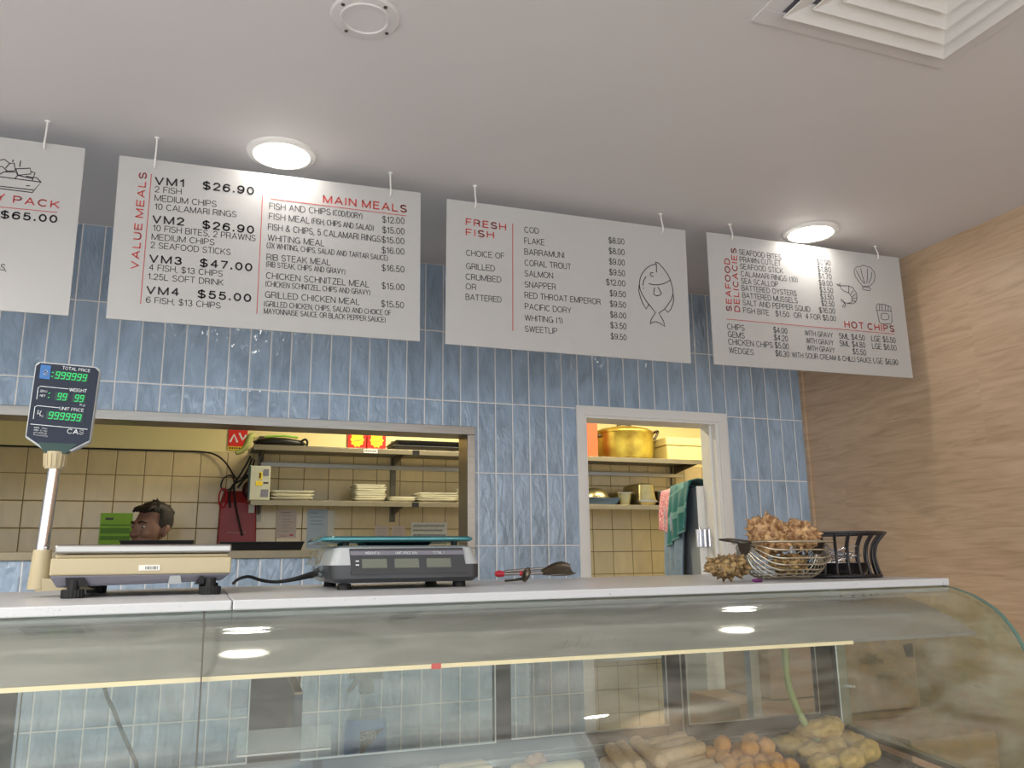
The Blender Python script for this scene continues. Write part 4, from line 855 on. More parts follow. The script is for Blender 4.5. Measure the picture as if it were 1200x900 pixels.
for xa, xb in ((0.816, 0.870), (0.886, 0.940), (0.957, 1.012)):
    za, zd = zb + 0.0435, zb + 0.0625
    MB().prism([(xa, slant(za) - 0.0026, za), (xb, slant(za) - 0.0026, za), (xb - 0.001, slant(zd) - 0.0026, zd), (xa, slant(zd) - 0.0026, zd)], [(xa, slant(za), za), (xb, slant(za), za), (xb - 0.001, slant(zd), zd), (xa, slant(zd), zd)]).build('screen', M['lcd'], fp)
for (tx, xa, xb) in (('WEIGHT kg', 0.823, 0.856), ('UNIT PRICE $/kg', 0.889, 0.938), ('TOTAL $', 0.972, 0.998)):
    mb = MB(); put_text(mb, tx, xa, zb + 0.0725, xb, zb + 0.0725, 0.0048, slant(zb + 0.0725) - 0.0034, 0.14); mb.build('lettering', M['wink'], fp)
for zz in (0.049, 0.057): MB().box((0.8025, slant(zb + zz) - 0.0027, zb + zz), (0.8095, slant(zb + zz), zb + zz + 0.0025)).build('lettering', M['wink'], fp)
mb = MB(); mb.loft([rring(0.737, 1.067, -1.515, -1.235, zb + 0.0995, 0.03), rring(0.733, 1.071, -1.519, -1.231, zb + 0.104, 0.032), rring(0.737, 1.067, -1.515, -1.235, zb + 0.1105, 0.03)]); mb.build('glass_platter', M['tealg'], t, smooth=60)
mb = MB(); mb.loft([rring(0.7325, 1.0715, -1.5195, -1.2305, zb + 0.1025, 0.032), rring(0.7320, 1.0720, -1.520, -1.230, zb + 0.105, 0.032), rring(0.7325, 1.0715, -1.5195, -1.2305, zb + 0.1075, 0.032)], cap=False); 
mb.build('platter_rim', mat('teal_rim', (52, 132, 140), 0.15, var=0.1, coat=0.5), t, smooth=60)
for x, y in ((0.786, -1.485), (0.808, -1.27), (1.030, -1.485), (1.018, -1.27)): MB().cyl((x, y, zb + 0.085), (x, y, zb + 0.1), 0.0075, seg=14).build('rubber_stud', M['rubber'], t, smooth=40)
MB().hexa([(0.845, -1.42, zb + 0.0905), (0.985, -1.42, zb + 0.0905), (0.985, -1.33, zb + 0.0905), (0.845, -1.33, zb + 0.0905)], [(0.838, -1.43, zb + 0.0995), (0.992, -1.43, zb + 0.0995), (0.992, -1.32, zb + 0.0995), (0.838, -1.32, zb + 0.0995)]).build('platter_support', M['black'], t)
for x, y in ((0.785, -1.49), (1.040, -1.49), (0.79, -1.245), (1.04, -1.245)):
    z0 = zq(x, y); mb = MB(); mb.cyl((x, y, z0), (x, y, z0 + 0.013), 0.015, 0.014, seg=16); mb.cyl((x, y, z0 + 0.013), (x, y, zb + 0.024), 0.009, seg=12); mb.build('levelling_foot', M['rubber'], t, smooth=40)
rg = random.Random(4)
def film(u, v):
    z = zb + 0.016 + 0.078 * v; y = -1.510 + 0.27 * u
    return (0.742 - 0.010 * (1 - abs(v - .5) * 2) + 0.006 * noise.noise(Vector((u * 9, v * 6, 1))) + (0.022 if v > 0.93 else 0), y, z)
MB().grid(film, 24, 16).build('plastic_wrap', M['film'], t, smooth=180)
mb = MB(); mb.tube([(0.752, -1.30, zb + 0.030), (0.735, -1.30, zb + 0.028), (0.70, -1.31, zb + 0.020), (0.66, -1.30, zb + 0.0145), (0.63, -1.26, zb + 0.018), (0.605, -1.20, zb + 0.026), (0.585, -1.14, zb + 0.020), (0.575, -1.08, zb + 0.009)], [0.0085, 0.0075, 0.005, 0.0038, 0.0038, 0.0038, 0.0038, 0.0038], 10)
mb.build('power_cord', M['rubber'], t, smooth=60)

# ---- serving tongs with red grips
y0 = -1.20; zb = zq(1.35, y0)
t = thing('serving_tongs', (1.35, y0, zb), 'steel serving tongs with red grips lying on the counter', 'tongs')
def scoop(c, l, r, rot, fl):
    mb = MB(); rings = []
    for i in range(9):
        u = i / 8; wd = r * (0.25 + 0.75 * sin(min(1, u * 1.35 + 0.05) * pi * 0.5)) * (1 - 0.35 * max(0, u - 0.8) / 0.2)
        ring = [Vector((u * l, wd * cos(a), fl * wd * 0.55 * (1 - sin(a)) )) for a in [pi * k / 8 for k in range(9)]]
        ring += [Vector((p.x, p.y * 0.93, p.z + 0.0012)) for p in ring[::-1]]
        rings.append([Vector(c) + rot @ p for p in ring])
    return mb.loft(rings)
rr = Euler((0.7, -0.06, 0.12)).to_matrix()
scoop((1.358, y0 - 0.005, zb + 0.0165), 0.095, 0.027, rr, 1).build('scoop_head', M['darksteel'], t, smooth=50)
MB().tube([(1.243, y0, zb + 0.018), (1.30, y0, zb + 0.0185), (1.36, y0 - 0.004, zb + 0.019)], 0.0042, 8).build('arm', M['steel'], t, smooth=50)
MB().tube([(1.26, y0 + 0.02, zb + 0.024), (1.32, y0 + 0.02, zb + 0.028), (1.375, y0 + 0.012, zb + 0.031)], 0.0038, 8).build('arm', M['steel'], t, smooth=50)
MB().tube([(1.228, y0 + 0.004, zb + 0.018), (1.238, y0 + 0.003, zb + 0.019), (1.252, y0, zb + 0.018)], [0.006, 0.0095, 0.007], 10).build('grip', M['redplastic'], t, smooth=50)
MB().tube([(1.296, y0, zb + 0.0185), (1.310, y0, zb + 0.0187)], 0.0062, 10).build('grip', M['redplastic'], t, smooth=50)
t2 = thing('serving_spoon', (1.25, -1.33, zq(1.25, -1.33)), 'small steel serving spoon lying beside the red-handled tongs', 'spoon')
zz = zq(1.25, -1.33)
mb = MB(); mb.ell((1.262, -1.335, zz + 0.019), (0.009, 0.016, 0.019), rot=Euler((0.2, 0.35, 0)).to_matrix()); mb.build('bowl', M['darksteel'], t2, smooth=60)
MB().tube([(1.258, -1.335, zz + 0.010), (1.24, -1.31, zz + 0.006), (1.222, -1.29, zz + 0.004)], [0.004, 0.003, 0.003], 8).build('handle', M['darksteel'], t2, smooth=60)

# ---- boat-shaped wire basket
BX, BY = 1.800, -1.645; zb = zq(BX, BY)
t = thing('wire_basket', (BX, BY, zb), 'steel wire bread basket with half-round end plates, holding sea shells', 'basket')
L2, RX_, RZb = 0.088, 0.086, 0.078
bm_rot = Matrix.Translation((BX, BY, zb)) @ Matrix.Rotation(radians(-4), 4, 'Z')
def W_(p): return bm_rot @ Vector(p)
nw = 15
for k in range(nw):
    a = pi * (k + 0.5) / nw
    ca, sa = cos(a), sin(a); pts = []
    yy, zz = RX_ * ca * (abs(ca) ** -0.15 if abs(ca) > 0.01 else 1), 0.084 - (RZb + 0.003) * (sa ** 0.75)
    for sgn in (-1, 1):
        seq = [(sgn * (L2 + 0.012), 0.026 * ca, 0.084 - 0.026 * sa), (sgn * (L2 + 0.004), 0.05 * ca, 0.084 - 0.05 * sa), (sgn * (L2 - 0.012), yy * 0.86, 0.084 - (0.084 - zz) * 0.86), (sgn * (L2 - 0.035), yy, zz), (sgn * (L2 - 0.06), yy, zz)]
        pts += seq if sgn < 0 else seq[::-1]
    MB().tube([W_(p) for p in pts], 0.0018, 6).build('wire', M['wire'], t, smooth=60)
for sgn in (-1, 1):
    mb = MB(); n = 14
    P1 = [W_((sgn * (L2 + 0.013), 0.030 * cos(pi * k / n), 0.088 - 0.030 * sin(pi * k / n))) for k in range(n + 1)]
    P2 = [W_((sgn * (L2 + 0.0105), 0.030 * cos(pi * k / n), 0.088 - 0.030 * sin(pi * k / n))) for k in range(n + 1)]
    mb.prism(P1, P2).build('end_plate', M['wiredark'], t)
rim = [(-L2 + 0.02, -RX_, 0.088), (L2 - 0.02, -RX_, 0.088), (L2 + 0.002, -RX_ * 0.72, 0.088), (L2 + 0.010, -0.03, 0.088), (L2 + 0.010, 0.03, 0.088), (L2 + 0.002, RX_ * 0.72, 0.088), (L2 - 0.02, RX_, 0.088), (-L2 + 0.02, RX_, 0.088), (-L2 - 0.002, RX_ * 0.72, 0.088), (-L2 - 0.010, 0.03, 0.088), (-L2 - 0.010, -0.03, 0.088), (-L2 - 0.002, -RX_ * 0.72, 0.088)]
MB().tube([W_(p) for p in rim], 0.0026, 8, closed=True).build('rim', M['wire'], t, smooth=60)
MB().tube([W_(p) for p in ((-L2 - 0.012, -0.028, 0.089), (-L2 - 0.062, -0.024, 0.095), (-L2 - 0.066, 0.0, 0.095), (-L2 - 0.062, 0.024, 0.095), (-L2 - 0.012, 0.028, 0.089))], 0.0024, 8).build('handle', M['wiredark'], t, smooth=60)

# ---- sea shells
def sea_shell(c, s, seed, m, label, squash=0.75, rot=(0, 0, 0), spikes=9):
    R = Euler(rot).to_matrix(); o = Vector((seed * 3.1, seed * 1.7, 0.3))
    def disp(d):
        th = atan2(d.y, d.x)
        return 0.92 + 0.26 * abs(sin(spikes * th / 2)) ** 1.6 * (1 - abs(d.z) * 0.6) + 0.30 * noise.noise(d * 2.4 + o) + 0.26 * abs(noise.noise(d * 5.5 + o)) + 0.10 * noise.noise(d * 14 + o)
    mb = MB(); mb.ell((0, 0, 0), (s, s * 0.85, s * squash), seg=48, rings=28, disp=disp)
    for k in range(44):
        g_ = k * 2.39996; cz = 1 - 2 * (k + 0.5) / 44; cr = sqrt(1 - cz * cz); dn = Vector((cr * cos(g_), cr * sin(g_), cz)); q = disp(dn)
        p0 = Vector((dn.x * s, dn.y * s * 0.85, dn.z * s * squash)) * q; tl = s * (0.16 + 0.16 * abs(noise.noise(dn * 7 + o)))
        mb.tube([p0 * 0.86, p0 * 0.97 + dn * tl * 0.3, p0 + dn * tl], [s * 0.16, s * 0.10, s * 0.02], 6)
    for k in range(5):
        a = seed + k * 1.25
        mb.ell((0.72 * s * cos(a), 0.66 * s * sin(a), s * squash * (0.28 + 0.1 * k % 0.3)), (s * 0.26, s * 0.22, s * 0.30), seg=16, rings=10, disp=lambda d: 1 + 0.25 * noise.noise(d * 3 + o), rot=Euler((0.4 * k, 0.5, a)).to_matrix())
    bmesh.ops.rotate(mb.bm, cent=(0, 0, 0), matrix=R, verts=mb.bm.verts)
    lo = min(v.co.z for v in mb.bm.verts)
    bmesh.ops.translate(mb.bm, vec=Vector(c) - Vector((0, 0, lo)), verts=mb.bm.verts)
    return setp(mb.build('sea_shell', m, smooth=180), label, 'sea shell', 'sea shells')
sea_shell((BX - 0.028, BY + 0.012, zb + 0.048), 0.046, 1.0, M['shell'], 'large knobbly brown and white sea shell on top of the wire basket', 0.92, (0.3, 0.2, 0.4), 7)
sea_shell((BX + 0.048, BY - 0.012, zb + 0.062), 0.042, 2.3, M['shell'], 'spiky tan sea shell at the right on top of the wire basket', 0.70, (0.2, -0.3, 1.0), 13)
sea_shell((BX - 0.005, BY - 0.028, zb + 0.005), 0.040, 3.7, M['shelldark'], 'brown sea shell low inside the wire basket', 0.55, (0, 0, 0.7), 9)
sea_shell((1.622, -1.675, zq(1.62, -1.675)), 0.046, 5.2, M['shelldark'], 'brown ridged sea shell lying on the counter in front of the half-open door', 0.50, (0, 0, 0.3), 17)
mb = MB(); mb.ell((1.655, -1.735, zq(1.655, -1.735) + 0.004), (0.012, 0.007, 0.004), seg=12, rings=8); mb.ell((1.668, -1.730, zq(1.668, -1.73) + 0.003), (0.007, 0.006, 0.003), seg=12, rings=8)
setp(mb.build('purple_scrap', M['purple'], smooth=60), 'small purple scrap on the counter beside the ridged shell', 'scrap')

# ---- black waisted basket with cutlery
CX, CY = 2.008, -1.590; zb = zq(CX, CY)
t = thing('waisted_basket', (CX, CY, zb), 'black metal basket with curved upright bars holding cutlery, by the counter end', 'basket')
def brad(h): return 0.092 + 0.012 * (1 - h / 0.055) ** 2 * (1 if h < 0.055 else 0) + (0.030 * ((h - 0.055) / 0.055) ** 2 if h > 0.055 else 0)
def circ(r, z, n=40): return [(CX + r * cos(2 * pi * k / n), CY + r * sin(2 * pi * k / n), z) for k in range(n)]
MB().tube(circ(brad(0.108), zb + 0.108), 0.0038, 8, closed=True).build('top_ring', M['blackmetal'], t, smooth=60)
MB().tube(circ(brad(0.004), zb + 0.0045), 0.0038, 8, closed=True).build('bottom_ring', M['blackmetal'], t, smooth=60)
MB().lathe([(0.0001, 0.004), (0.10, 0.004), (0.10, 0.007), (0.0001, 0.007)], (CX, CY, zb), 32).build('base_plate', M['blackmetal'], t)
for k in range(22):
    a = 2 * pi * k / 22
    MB().tube([(CX + brad(h) * cos(a), CY + brad(h) * sin(a), zb + h) for h in (0.004, 0.02, 0.04, 0.055, 0.075, 0.09, 0.108)], 0.0033, 8).build('bar', M['blackmetal'], t, smooth=60)
d = MB(); d.lathe([(0.0001, 0.009), (0.060, 0.009), (0.070, 0.012), (0.080, 0.034), (0.083, 0.036), (0.080, 0.0375), (0.068, 0.016), (0.0001, 0.013)], (CX, CY, zb), 36)
setp(d.build('steel_dish', M['chrome'], smooth=40), 'shallow steel dish inside the black basket', 'dish')
rg = random.Random(8)
CUT = ['fork', 'spoon', 'knife', 'fork', 'spoon', 'knife', 'fork', 'spoon']
for k, kind in enumerate(CUT):
    a = rg.uniform(0, 2 * pi); tl = 0.05 + 0.004 * k
    mb = MB(); dz = 0.030 + 0.0048 * k
    pts = [(-0.066, 0, 0), (0.0, 0, 0.004), (0.030, 0, 0.010)]
    mb.tube(pts, [0.0035, 0.0026, 0.0024], 8)
    if kind == 'spoon': mb.ell((0.050, 0, 0.012), (0.020, 0.012, 0.004), seg=14, rings=8)
    elif kind == 'fork':
        mb.box((0.028, -0.009, 0.009), (0.044, 0.009, 0.0115))
        for q in (-0.0075, -0.0025, 0.0025, 0.0075): mb.tube([(0.043, q, 0.0102), (0.066, q, 0.0125)], 0.0011, 6)
    else: mb.hexa([(0.028, -0.006, 0.009), (0.070, -0.002, 0.012), (0.070, 0.004, 0.012), (0.028, 0.006, 0.009)], [(0.028, -0.006, 0.0105), (0.070, -0.002, 0.0132), (0.070, 0.004, 0.0132), (0.028, 0.006, 0.0105)])
    o = mb.build(kind, M['chrome'], smooth=50, origin=(0, 0, 0), xform=None)
    o.location = (CX + 0.010 * cos(a + 1), CY + 0.010 * sin(a + 1), zb + dz); o.rotation_euler = (0, radians(-6), a)
    setp(o, 'steel ' + kind + ' in the tangle of cutlery inside the black basket', kind, 'cutlery in the black basket')

# ================================================================== FOOD IN THE CASE
def dz(y): return 0.985 + 0.0966 * (y + 1.43)
TILT = math.atan(0.0966)
def tray(x0, x1, y0, y1, label):
    mb = MB(); h = 0.016
    P = lambda x, y, up: (x, y, dz(y) + up)
    mb.hexa([P(x0, y0, 0.001), P(x1, y0, 0.001), P(x1, y1, 0.001), P(x0, y1, 0.001)], [P(x0, y0, 0.004), P(x1, y0, 0.004), P(x1, y1, 0.004), P(x0, y1, 0.004)])
    for a, b, c_, d_ in ((x0, x1, y0, y0 + 0.005), (x0, x1, y1 - 0.005, y1), (x0, x0 + 0.005, y0 + 0.005, y1 - 0.005), (x1 - 0.005, x1, y0 + 0.005, y1 - 0.005)):
        mb.hexa([P(a, c_, 0.004), P(b, c_, 0.004), P(b, d_, 0.004), P(a, d_, 0.004)], [P(a - 0.004, c_ - 0.002, h), P(b + 0.004, c_ - 0.002, h), P(b + 0.004, d_ + 0.002, h), P(a - 0.004, d_ + 0.002, h)])
    tr = setp(mb.build('food_tray', M['black'], bevel=0.001), label, 'tray', 'food trays')
    def fz(u, v):
        x = x0 - 0.008 + (x1 - x0 + 0.016) * u; y = y0 - 0.004 + (y1 - y0 + 0.008) * v
        e = min(u, 1 - u, v, 1 - v)
        return (x, y, dz(y) + 0.0065 + (0.012 if e < 0.06 else 0) + 0.003 * noise.noise(Vector((x * 40, y * 40, 0))))
    LOC[tr] = tr.location.copy()
    MB().grid(fz, 26, 22).build('plastic_film', M['blackfilm'], tr, smooth=180)
    return tr
tray(1.792, 2.072, -1.79, -1.475, 'dark film-lined tray holding the battered fish, beside the end glass')
tray(1.612, 1.776, -1.79, -1.485, 'dark film-lined tray holding the orange crumbed balls')
tray(1.318, 1.598, -1.79, -1.475, 'dark film-lined tray holding the long crumbed sticks')
tray(1.128, 1.303, -1.79, -1.475, 'dark film-lined tray of mixed crumbed pieces beside the long sticks')
tray(0.930, 1.112, -1.79, -1.475, 'dark film-lined tray holding the pale yellow seafood sticks')
tray(0.500, 0.640, -1.79, -1.475, 'dark film-lined tray at the left of the glass divider')

def lump(name, m, r, seed, rough_=0.16):
    o = Vector((seed * 5.3, seed * 2.1, seed * 0.7))
    mb = MB(); mb.ell((0, 0, 0), r, seg=28, rings=18, disp=lambda d: 1 + rough_ * noise.noise(d * 1.9 + o) + rough_ * 0.5 * noise.noise(d * 5 + o) + rough_ * 0.22 * noise.noise(d * 13 + o))
    return mb.build(name, m, smooth=180, origin=(0, 0, 0))
def stick(name, m, L, r, seed, flat=1.0):
    mb = MB(); o = Vector((seed * 3.3, 0, seed)); rings = []
    n = 22
    for i in range(n + 1):
        u = i / n; e = min(u, 1 - u) * L / r; rad = r * (sqrt(max(0.02, 1 - (1 - min(1, e)) ** 2)))
        ring = []
        for k in range(14):
            a = 2 * pi * k / 14; q = rad * (1 + 0.13 * noise.noise(Vector((u * 14, cos(a) * 1.6, sin(a) * 1.6)) + o) + 0.06 * noise.noise(Vector((u * 45, cos(a) * 4, sin(a) * 4)) + o))
            ring.append(((u - 0.5) * L, q * cos(a), q * sin(a) * flat))
        rings.append(ring)
    mb.loft(rings); return mb.build(name, m, smooth=180, origin=(0, 0, 0))
def put(o, x, y, up, rz, ry=0.0, label=None, cat=None, group=None, rx=None):
    o.location = (x, y, dz(y) + up); o.rotation_euler = (TILT * cos(rz) if rx is None else rx, ry, rz)
    setp(o, label, cat, group)
def dup(o):
    c = o.copy(); col.objects.link(c); return c

# battered fish pieces
rg = random.Random(3)
protos = [lump('battered_fish_piece', M['batter'], (0.040, 0.031, 0.022), s, 0.26) for s in (1, 2, 3)]
FP = [(1.915, -1.512, 0.027, 0.4), (1.862, -1.530, 0.027, 1.9), (1.985, -1.515, 0.027, 0.2), (2.036, -1.550, 0.027, 1.2), (1.885, -1.595, 0.027, 0.1), (1.950, -1.585, 0.030, 0.7), (2.010, -1.625, 0.027, 0.5), (1.935, -1.545, 0.062, 2.4), (1.978, -1.548, 0.066, 0.6), (1.930, -1.660, 0.027, 0.3), (1.850, -1.665, 0.027, 1.4)]
FL = ['battered fish piece nearest the hose in its tray', 'battered fish piece at the back of its tray', 'battered fish piece at the back under the raised one', 'battered fish piece touching the end rail at the back right', 'battered fish piece in front of the hose end', 'battered fish piece in the middle of the pile', 'battered fish piece at the front right of the pile', 'battered fish piece lying across the top of the pile', 'battered fish piece standing highest at the back of the pile', 'battered fish piece at the front centre of the tray', 'battered fish piece at the front left of the fish tray']
for k, (x, y, up, rz) in enumerate(FP):
    o = protos[k] if k < 3 else dup(protos[k % 3]); put(o, x, y, up, rz, rg.uniform(-0.25, 0.25), FL[k], 'battered fish', 'battered fish in the right-hand tray')
# crumbed balls
proto = [lump('crumbed_ball', M['ball'], (0.0205, 0.0205, 0.0195), s, 0.12) for s in (4, 5)]
k = 0
for j, y in enumerate((-1.540, -1.582, -1.624, -1.668)):
    for i in range(4):
        x = 1.633 + 0.040 * i + (0.010 if j % 2 else 0); o = proto[k] if k < 2 else dup(proto[k % 2])
        if x > 1.76: x = 1.757
        put(o, x, y, 0.0275, k * 0.9, 0.0, 'orange crumbed ball in the bottom layer of the ball tray', 'crumbed ball', 'orange crumbed balls in their tray', 0); k += 1
for i, (x, y) in enumerate(((1.655, -1.562), (1.735, -1.560), (1.745, -1.604), (1.700, -1.604))):
    o = dup(proto[i % 2]); put(o, x, y, 0.054, i * 1.3, 0, 'orange crumbed ball resting on top of the others', 'crumbed ball', 'upper orange crumbed balls', 0)
# long crumbed sticks: a bundle slanting left, a pile lying to the right
proto = [stick('crumbed_stick', M['crumb'], 0.165, 0.0155, s) for s in (1, 2, 3)]
k = 0
def cs(x, y, up, rz, label, group):
    global k
    o = proto[k] if k < 3 else dup(proto[k % 3]); k += 1
    put(o, x, y, up, rz, 0.0, label, 'crumbed stick', group)
    d = Vector((cos(rz), sin(rz), 0)); o.rotation_euler = (0, -math.atan(0.0966 * d.y), rz)
for i, (x, y) in enumerate(((1.365, -1.575), (1.395, -1.571), (1.425, -1.568), (1.455, -1.568))):
    cs(x, y, 0.022, radians(-103), 'long crumbed stick in the bundle slanting towards the back left', 'slanting crumbed sticks')
for i, (x, y) in enumerate(((1.382, -1.572), (1.412, -1.566))):
    cs(x, y, 0.049, radians(-102), 'long crumbed stick on top of the slanting bundle', 'upper slanting crumbed sticks')
cs(1.458, -1.566, 0.056, radians(-96), 'long crumbed stick leaning highest between the two bundles', None)
for i, y in enumerate((-1.500, -1.535, -1.570, -1.606, -1.642)):
    cs(1.535, y, 0.022, radians(14), 'long crumbed stick lying level at the right of its tray', 'level crumbed sticks')
for i, y in enumerate((-1.503, -1.540, -1.577)):
    cs(1.532, y, 0.050, radians(17), 'long crumbed stick on top of the level pile', 'upper level crumbed sticks')
# mixed crumbed pieces
for i, (x, y, up, r, m, lb) in enumerate(((1.216, -1.492, 0.030, (0.026, 0.022, 0.020), 'ball', 'round golden crumbed piece at the back of the mixed tray'), (1.172, -1.510, 0.024, (0.030, 0.022, 0.016), 'batter', 'flat golden crumbed piece at the left of the mixed tray'), (1.262, -1.512, 0.022, (0.034, 0.020, 0.013), 'crumb', 'flat pale crumbed piece in the middle of the mixed tray'), (1.200, -1.565, 0.022, (0.036, 0.024, 0.014), 'batter', 'broad golden crumbed piece at the front of the mixed tray'))):
    put(lump('crumbed_piece', M[m], r, 11 + i, 0.22), x, y, up, 0.4 * i, 0, lb, 'crumbed piece', 'mixed crumbed pieces')
o = stick('crumbed_fillet', M['stickw'], 0.12, 0.022, 7, 0.55); put(o, 1.262, -1.535, 0.024, radians(8), 0, 'pale crumbed fillet pointing right in the mixed tray', 'crumbed fillet'); o.location.x = 1.245; o.location.y = -1.56; o.location.z = dz(-1.56) + 0.040
# pale seafood sticks
proto2 = None
for i, (x, y, up) in enumerate(((1.035, -1.488, 0.018), (1.040, -1.514, 0.018), (1.045, -1.540, 0.018), (1.048, -1.566, 0.018), (1.050, -1.592, 0.018), (1.045, -1.502, 0.040), (1.050, -1.530, 0.040))):
    if proto2 is None:
        mb = MB(); mb.box((-0.052, -0.0115, -0.0105), (0.052, 0.0115, 0.0105)); proto2 = mb.build('seafood_stick', M['stickw'], origin=(0, 0, 0), bevel=0.005, seg=3); o = proto2
    else: o = dup(proto2)
    put(o, x, y, up, radians(8), 0, 'pale yellow seafood stick in the bottom row of its tray' if i < 5 else 'pale yellow seafood stick lying on top of the row', 'seafood stick', 'pale seafood sticks' if i < 5 else 'upper pale seafood sticks')
    o.rotation_euler = (TILT, 0, radians(8))
put(lump('meat_piece', M['meat'], (0.030, 0.026, 0.018), 21, 0.2), 0.962, -1.500, 0.022, 0.3, 0, 'raw pink piece beside the pale seafood sticks', 'meat piece')
for i, (x, y, lb) in enumerate(((0.560, -1.50, 'round yellow crumbed piece at the left of the glass divider'), (0.610, -1.497, 'yellow crumbed piece touching the glass divider'))):
    put(lump('crumbed_patty', M['ball'], (0.026, 0.024, 0.018), 31 + i, 0.14), x, y, 0.025, 0.5, 0, lb, 'crumbed patty', 'yellow crumbed pieces')

# ================================================================== BEHIND THE CASE
t = thing('spray_bottle', (0.868, -1.33, 0.945), 'clear spray bottle of blue cleaning fluid with a white trigger, behind the rear glass', 'spray bottle')
def rr2(sx, sy, z, n=24, p=3.0):
    return [(0.868 + sx * abs(cos(2 * pi * k / n)) ** (2 / p) * (1 if cos(2 * pi * k / n) >= 0 else -1), -1.33 + sy * abs(sin(2 * pi * k / n)) ** (2 / p) * (1 if sin(2 * pi * k / n) >= 0 else -1), z) for k in range(n)]
mb = MB(); mb.loft([rr2(0.044, 0.028, 0.947), rr2(0.0465, 0.030, 0.955), rr2(0.0465, 0.030, 1.085), rr2(0.043, 0.028, 1.103)]); mb.build('fluid_body', M['bluefluid'], t, smooth=40)
mb = MB(); mb.loft([rr2(0.043, 0.028, 1.1035), rr2(0.030, 0.022, 1.122), rr2(0.016, 0.015, 1.140), rr2(0.014, 0.014, 1.158)]); mb.build('clear_shoulder', M['clear'], t, smooth=40)
mb = MB(); mb.loft([rr2(0.015, 0.015, 1.156), rr2(0.017, 0.017, 1.162), rr2(0.0165, 0.0165, 1.178), rr2(0.013, 0.013, 1.186)]); mb.box((0.838, -1.340, 1.186), (0.905, -1.320, 1.206)); mb.box((0.828, -1.337, 1.190), (0.838, -1.323, 1.202)); mb.build('spray_head', M['lgrey'], t, bevel=0.002)
MB().tube([(0.846, -1.33, 1.188), (0.836, -1.33, 1.172), (0.824, -1.33, 1.160)], [0.006, 0.0055, 0.004], 10).build('trigger', M['lgrey'], t, smooth=50)
lb = MB().prism([(0.8535, -1.3640, 1.030), (0.876, -1.3640, 1.058), (0.902, -1.3640, 1.083), (0.850, -1.3640, 1.080)], [(0.8535, -1.3600, 1.030), (0.876, -1.3600, 1.058), (0.902, -1.3600, 1.083), (0.850, -1.3600, 1.080)]).build('label_badge', M['black'], t)
mb = MB(); put_text(mb, 'STR', 0.8525, 1.0625, 0.885, 1.0665, 0.014, -1.3648, 0.24); mb.build('lettering', M['wink'], lb)

def carton(x0, x1, y0, y1, z0, z1, label, tape=True):
    t = thing('carton', ((x0 + x1) / 2, (y0 + y1) / 2, z0), label, 'cardboard box', 'stacked cartons')
    MB().box((x0, y0, z0), (x1, y1, z1)).build('box_body', M['card'], t, bevel=0.004)
    ym = (y0 + y1) / 2
    for a, b in ((y0 + 0.001, ym - 0.002), (ym + 0.002, y1 - 0.001)): MB().box((x0 + 0.001, a, z1), (x1 - 0.001, b, z1 + 0.003)).build('flap', M['card'], t)
    return t
carton(2.66, 3.06, -0.83, -0.45, 0.0, 0.30, 'brown carton on the floor under the stack by the wood wall')
carton(2.66, 3.06, -0.83, -0.45, 0.304, 0.60, 'brown carton second from the floor by the wood wall')
carton(2.65, 3.05, -0.83, -0.45, 0.604, 0.895, 'brown carton directly beneath the printed carton by the wood wall')
bx = carton(2.695, 3.030, -0.80, -0.47, 0.902, 1.165, 'printed brown carton on top of the stack by the wood wall')
for s in TB:
    if s[0] in ('THE', 'COUNTRY', 'PREMIUM BEEF'):
        tx = s[0] if s[0] != 'PREMIUM BEEF' else 'PREMIUM'
        mb = MB(); put_text(mb, tx, s[1], s[2], s[3] if tx != 'PREMIUM' else (s[1] + s[3]) / 2 + 0.02, s[4], s[5], -0.8012, 0.16); mb.build('lettering', M['cardprint'], bx)
MB().prism([(2.985, -0.8012, 1.080), (3.020, -0.8012, 1.080), (3.020, -0.8012, 1.130), (2.975, -0.8012, 1.125)], [(2.985, -0.8, 1.080), (3.020, -0.8, 1.080), (3.020, -0.8, 1.130), (2.975, -0.8, 1.125)]).build('printed_badge', M['cardprint'], bx)
carton(2.60, 3.00, -1.18, -0.85, 0.0, 0.31, 'brown carton on the floor in front of the tall carton stack')
carton(2.60, 3.00, -1.18, -0.85, 0.314, 0.60, 'brown carton in the middle of the shorter front stack')
carton(2.60, 2.96, -1.17, -0.86, 0.604, 0.885, 'brown carton on top of the shorter front stack')
carton(2.24, 2.63, -0.79, -0.42, 0.0, 0.32, 'brown carton on the floor at the left of the printed carton stack')
carton(2.24, 2.63, -0.79, -0.42, 0.324, 0.64, 'brown carton second from the floor in the left stack behind the case')
carton(2.26, 2.62, -0.77, -0.45, 0.644, 0.955, 'brown carton just under the top one in the left stack')
carton(2.40, 2.66, -0.76, -0.48, 0.962, 1.20, 'brown carton on top of the left stack, half behind the corner post')

# ================================================================== THE KITCHEN
for x, y in ((1.75, 1.10), (3.35, 0.95)):
    t = thing('batten_light', (x, y, CH), 'glowing kitchen ceiling batten ' + ('behind the long opening' if x < 2 else 'behind the doorway'), 'ceiling light', 'kitchen battens')
    MB().box((x - 0.62, y - 0.05, CH - 0.045), (x + 0.62, y + 0.05, CH)).build('housing', M['white'], t, bevel=0.004)
    MB().cyl((x - 0.59, y, CH - 0.062), (x + 0.59, y, CH - 0.062), 0.014, seg=14).build('tube', M['tube'], t, smooth=50)
    area('kitchen_lamp', (x, y, CH - 0.08), (0, 0, 0), 1.15, 0.06, KITCHEN if x < 2 else KITCHEN * 0.95, (1.0, 0.91, 0.68), pi)

